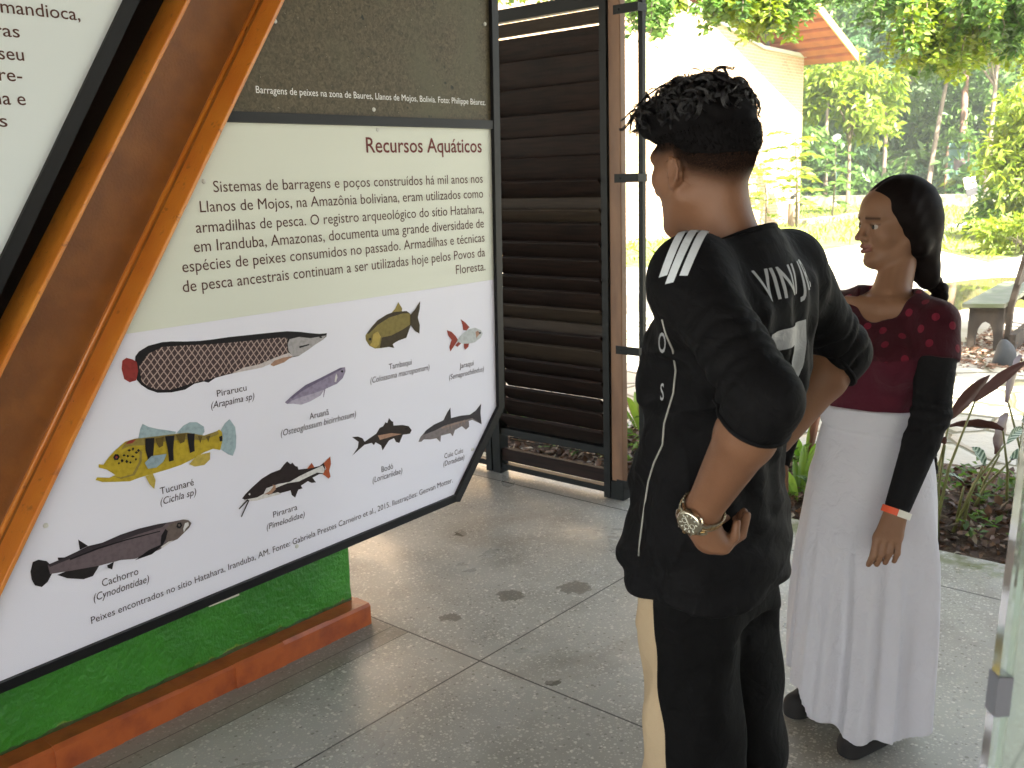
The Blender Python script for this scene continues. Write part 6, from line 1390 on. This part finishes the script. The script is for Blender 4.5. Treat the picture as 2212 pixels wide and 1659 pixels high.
# -- overhanging tree close by: trunk off to the right, boughs over the top of the view
def over_tree():
    T = empty('overhanging_tree', (11.9, .2, 0), 'large tree off to the right whose drooping boughs hang over the top of the view', 'tree'); base = Vector((11.9, .2, -.05)); mb = MB(); top = base + Vector((-.2, .3, 4.3))
    mb.tube([base, base + Vector((.05, .05, 1.5)), base + Vector((-.05, .15, 3.0)), top], [.24, .2, .18, .16], 10)
    pos = []; dr = []; tn = []; mi = []
    def twig(p0, drop, spread, nl, m_, ls=1.0):
        p = Vector(p0); q = [p.copy()]; d = Vector((random.gauss(0, spread), random.gauss(0, spread), -.5)); st = drop / 9
        for i in range(9):
            d = (d + Vector((random.gauss(0, .22), random.gauss(0, .22), -.22))).normalized(); p = p + d * st; q.append(p.copy())
        mb.tube(q, list(np.linspace(.008, .002, 10)), 4)
        for i in range(nl):
            t = random.uniform(.05, 1) * 9; k = min(int(t), 8); c = q[k].lerp(q[k + 1], t - k); a = random.uniform(0, 6.28)
            pos.append(c + Vector((random.gauss(0, .028), random.gauss(0, .028), random.gauss(0, .02)))); dr.append(Vector((math.cos(a), math.sin(a), random.uniform(-.9, .25)))); mi.append(m_); tn.append(random.random())
    boughs = []
    for px, py, dd in ((1230, -150, 9.6), (1440, -120, 9.2), (1560, -110, 8.8), (1700, -110, 9.4), (1820, -100, 9.0), (1950, -60, 9.6), (2060, -40, 9.2), (2150, 10, 9.8), (2210, 30, 9.0)):
        e = Vector(P(px, py, dd)); mid = (top + e) / 2 + Vector((0, 0, .7)); mb.tube([top, mid, e], [.10, .06, .02], 7); boughs.append((top, mid, e))
    # hanging sprays: picture column, lowest point, distance, count, leaf kind (0 green, 1 lime, 2 dark)
    for x0, x1, yb, dd, n, kind in ((1068, 1180, 8, 11.5, 10, 1), (1180, 1320, 2, 11.5, 8, 0), (1372, 1440, 70, 8.6, 16, 0), (1384, 1412, 95, 8.4, 7, 0), (1425, 1475, 25, 9.2, 8, 1), (1520, 1600, 52, 8.8, 18, 1), (1530, 1560, 70, 8.6, 6, 0), (1590, 1690, 85, 9.0, 26, 1), (1640, 1688, 112, 8.8, 8, 1), (1680, 1760, 55, 9.4, 14, 0), (1760, 1900, 12, 10, 14, 2), (1895, 1960, 75, 9.6, 16, 2), (1940, 2010, 150, 9.3, 15, 1), (1960, 2000, 175, 9.1, 6, 1), (2000, 2090, 175, 9.6, 26, 0), (2020, 2060, 195, 9.4, 8, 1), (2080, 2150, 160, 9.8, 20, 1), (2140, 2230, 130, 9.2, 22, 2), (2100, 2240, 60, 8.8, 22, 2), (2180, 2240, 170, 10.2, 10, 1)):
        for k in range(int(n * 1.5)):
            x = random.uniform(x0, x1); d_ = dd + random.uniform(-.6, .6); y1 = yb - abs(random.gauss(0, .28)) * (yb + 70); y0 = random.uniform(-75, -25) if yb < 100 else random.uniform(-60, max(-20, y1 - 60))
            a = P(x, y0, d_); b = P(x, y1, d_); twig(a, max(.12, (a - b)[2]), .10, int(26 + 80 * max(.12, (a - b)[2])), kind if random.random() < .75 else random.choice((0, 1, 2)))
    # the crown above the view
    P0, cc, k = crown_points(tuple(top + Vector((-1.4, 2.6, 1.5))), (3.0, 3.6, 1.2), 1700, 34, .3); P0 = P0[P0[:, 2] > 3.75]
    P1, cc1, k1 = crown_points((6.7, -1.25, 4.75), (1.7, 1.6, .55), 2300, 34, .3); P0 = np.concatenate([P0, P1[P1[:, 2] > 4.0]]); mb.tube([top, Vector((9.5, -.4, 4.9)), Vector((6.7, -1.25, 4.75))], [.10, .06, .02], 7)  # second cluster and its bough: unseen, added to shade the bench
    for p in P0: pos.append(Vector(p)); dr.append(Vector(rdir(1, .4)[0])); mi.append(random.choice((0, 0, 1, 2))); tn.append(random.random())
    mb.build('trunk', bark, T, smooth=True); n = len(pos); sz = np.where(np.arange(n) < n - len(P0), RNG.uniform(.055, .105, n), RNG.uniform(.12, .2, n))
    leaves('crown', np.array([list(v) for v in pos]), np.array([list(v) for v in dr]), sz, [lm_mid, lm_lime, lm_dark], T, width=.6, tint=tn, mi=np.array(mi))
over_tree()

# -- planted bed: litter, ground cover, calatheas, strap leaves
n = 9000; u = RNG.random(n); yv = RNG.uniform(-1.0, 4.6, n); xv = 4.08 + u * (1.1 + .25 * np.sin(yv * 1.7)); zv = -.03 + .07 * np.sin(np.clip(u, 0, 1) * PI) + RNG.uniform(.0, .03, n)
d = rdir(n); d[:, 2] *= .35
tag(leaves('leaf_litter', np.stack([xv, yv, zv], 1), d, RNG.uniform(.025, .075, n), [leaf_mat('dead_leaf', (.045, .022, .012), (.16, .085, .045), .05, .5), leaf_mat('pale_dead_leaf', (.25, .2, .14), (.38, .34, .27), .1, .35)], width=.55, mi=(RNG.random(n) < .12).astype(int)), 'fallen brown leaves covering the bed', 'leaf litter', kind='stuff')
n = 2600; yv = RNG.uniform(.6, 2.6, n); xv = RNG.uniform(8.2, 10.2, n); d = rdir(n); d[:, 2] *= .3
tag(leaves('leaf_litter', np.stack([xv, yv, np.full(n, -.02) + RNG.uniform(0, .02, n)], 1), d, RNG.uniform(.03, .08, n), [leaf_mat('brown_leaf', (.10, .05, .028), (.22, .13, .08), .05, .5)], width=.5), 'brown fallen leaves on the ground under the bench', 'leaf litter', kind='stuff')
pos = []; dr = []
for k in range(230):
    y_ = random.uniform(-.6, 4.2); u_ = random.uniform(.04, .95); c = Vector((4.08 + u_ * 1.1, y_, .03)); 
    if u_ < .12 and random.random() < .5: continue
    for j in range(random.randint(5, 12)): a = random.uniform(0, 6.28); pos.append(c + Vector((random.gauss(0, .03), random.gauss(0, .03), random.uniform(0, .10)))); dr.append(Vector((math.cos(a), math.sin(a), random.uniform(.0, .8))))
tag(leaves('ground_cover', np.array([list(v) for v in pos]), np.array([list(v) for v in dr]), RNG.uniform(.035, .075, len(pos)), lm_mid, width=.42), 'small green ground cover plants in the bed', 'ground cover', kind='stuff')
# calathea: tall stalks with large striped leaves
def cal_mat(name, back=False):
    m = bpy.data.materials.new(name); m.use_nodes = True; nt = m.node_tree; b = nt.nodes['Principled BSDF']; uv = N(nt, 'Attribute', attribute_name='blade'); sp = N(nt, 'SeparateXYZ'); nt.links.new(uv.outputs['Vector'], sp.inputs[0])
    st = mth(nt, 'GREATER_THAN', mth(nt, 'SINE', mth(nt, 'MULTIPLY', mth(nt, 'SUBTRACT', sp.outputs[0], mth(nt, 'MULTIPLY', mth(nt, 'ABSOLUTE', sp.outputs[1]), .25)), 75)), .25)
    front = mixc(nt, st, (.035, .085, .035), (.30, .38, .26)); bk2 = (.085, .035, .028)
    ge = N(nt, 'NewGeometry'); nt.links.new(mixc(nt, ge.outputs['Backfacing'], front, bk2), b.inputs['Base Color']); b.inputs['Roughness'].default_value = .4; return m
calm = cal_mat('striped_leaf'); stalk = mat('olive_stalk', (.13, .14, .04), .5)
def blade(base, d, L_, w, droop, twist, parent, m, name='leaf', nn=12):
    d = Vector(d).normalized(); side = d.cross(Vector((0, 0, 1))).normalized(); side = Matrix.Rotation(twist, 3, d) @ side; nrm = side.cross(d); V = []; A = []; F_ = []
    for i in range(nn + 1):
        t = i / nn; c = Vector(base) + d * L_ * t + Vector((0, 0, -droop * L_ * t * t)); ww = w * (math.sin(PI * min(t * .96 + .02, 1)) ** .75) * (1.15 - .35 * t)
        for s in (-1, -.5, 0, .5, 1): V.append(c + side * ww * s * .5 + nrm * (abs(s) * .16 * w + .03 * w * math.sin(t * 22 + s * 3) * abs(s))); A.append((t * L_ / .35, s * .5, 0))
    for i in range(nn):
        for j in range(4): F_.append((i * 5 + j, i * 5 + j + 1, (i + 1) * 5 + j + 1, (i + 1) * 5 + j))
    me = mesh_np(name, [list(v) for v in V], F_); attr(me, 'blade', A); return link(name, me, m, parent, smooth=True)
def calathea(c, stems, label):
    c = (c[0], c[1], 0); T = empty('calathea', c, label, 'plant', 'striped leaf plants in the bed'); mb = MB()
    for (dx, dy, h, ang, el, L_, w, tw, dr_) in stems:
        b = Vector(c) + Vector((random.gauss(0, .03), random.gauss(0, .03), .0)); t = Vector(c) + Vector((dx, dy, h)); mb.tube([b, b.lerp(t, .5) + Vector((-dx * .15, -dy * .15, .02)), t], [.008, .006, .004], 6)
        blade(t, (math.cos(ang) * math.cos(el), math.sin(ang) * math.cos(el), math.sin(el)), L_, w, dr_, tw, T, calm)
    mb.build('stalks', stalk, T, smooth=True)
R_ang = math.atan2(RT[1], RT[0])            # along picture right
g = w_(2010, 1165); calathea(g, [(.10, -.02, .52, R_ang + .3, .85, .30, -.060, 1.2, .15), (.15, -.10, .60, R_ang + .1, .75, .32, -.055, 1.5, .15), (.02, .05, .60, R_ang + 2.2, 1.0, .22, .085, .3, .5), (.05, -.02, .42, R_ang + 3.4, .6, .2, .09, .5, .7), (.0, .08, .70, R_ang + 1.0, 1.1, .26, .09, .8, .4)], 'tall striped leaf plant just right of the woman')
g = w_(2078, 1150); calathea(g, [(.06, -.05, .30, R_ang + 1.9, 1.1, .17, .07, .2, .5), (-.02, .0, .22, R_ang + 2.6, .9, .16, .07, .2, .6), (.12, -.12, .40, R_ang + .6, .7, .22, .05, 1.3, .5)], 'small striped leaf plant in the middle of the bed')
g = w_(2110, 1120); calathea(g, [(.06, -.06, .30, R_ang + .9, 1.0, .26, -.12, 1.35, .2), (.10, -.10, .27, R_ang + .2, .35, .26, .09, .2, .2)], 'low plant with one broad brown backed leaf')
g = w_(2190, 1120); calathea(g, [(-.05, .05, .55, R_ang + .9, .8, .32, -.09, 1.4, .15), (.02, 0, .45, R_ang + .3, .5, .24, .08, .3, .2), (-.06, .06, .42, R_ang + 2.8, .3, .25, .08, .8, .3), (.05, -.05, .70, R_ang + .2, .5, .3, .1, .6, .3)], 'striped leaf plant at the right edge of the bed')
# strap leaved plants behind the man
strapm = leaf_mat('strap_leaf', (.10, .20, .03), (.20, .30, .06), .35, .4); strapr = leaf_mat('bronze_strap_leaf', (.14, .05, .03), (.2, .09, .05), .25, .4)
def strap(c, n, L_, w, label, ms):
    c = (c[0], c[1], 0); T = empty('strap_leaf_plant', c, label, 'plant', 'strap leaf plants in the bed')
    for i in range(n):
        a = i * 2.4 + random.uniform(-.3, .3); o = blade(Vector(c) + Vector((math.cos(a) * .03, math.sin(a) * .03, .0)), (math.cos(a) * .5, math.sin(a) * .5, 1), L_ * random.uniform(.7, 1.1), w, .35, random.uniform(-.4, .4), T, ms[i % len(ms)])
        attr(o.data, 'tint', np.full(len(o.data.vertices), random.random()))
strap(w_(1384, 930), 12, .50, .045, 'strap leaf plant with green and bronze leaves between the post and the man', [strapm, strapm, strapr])
strap(w_(1728, 1080), 11, .42, .040, 'strap leaf plant between the man and the woman', [strapm])
strap(w_(1742, 1010), 10, .5, .05, 'taller strap leaf plant behind the gap between the two people', [strapm, strapm, strapr])
# ------------------------------------------------------------------ thin haze added to wash out the far trees
hzm = bpy.data.materials.new('added_haze'); hzm.use_nodes = True; nt = hzm.node_tree; nt.nodes.remove(nt.nodes['Principled BSDF']); pv = N(nt, 'VolumePrincipled'); pv.inputs['Color'].default_value = (.92, .97, .88, 1); pv.inputs['Density'].default_value = .0011; pv.inputs['Anisotropy'].default_value = .1
nt.links.new(pv.outputs[0], nt.nodes['Material Output'].inputs['Volume'])
tag(MB().box((-45, -95, -1.6), (155, 125, 30)).build('haze', hzm), 'thin pale haze added to lighten the far trees', 'haze', kind='stuff')
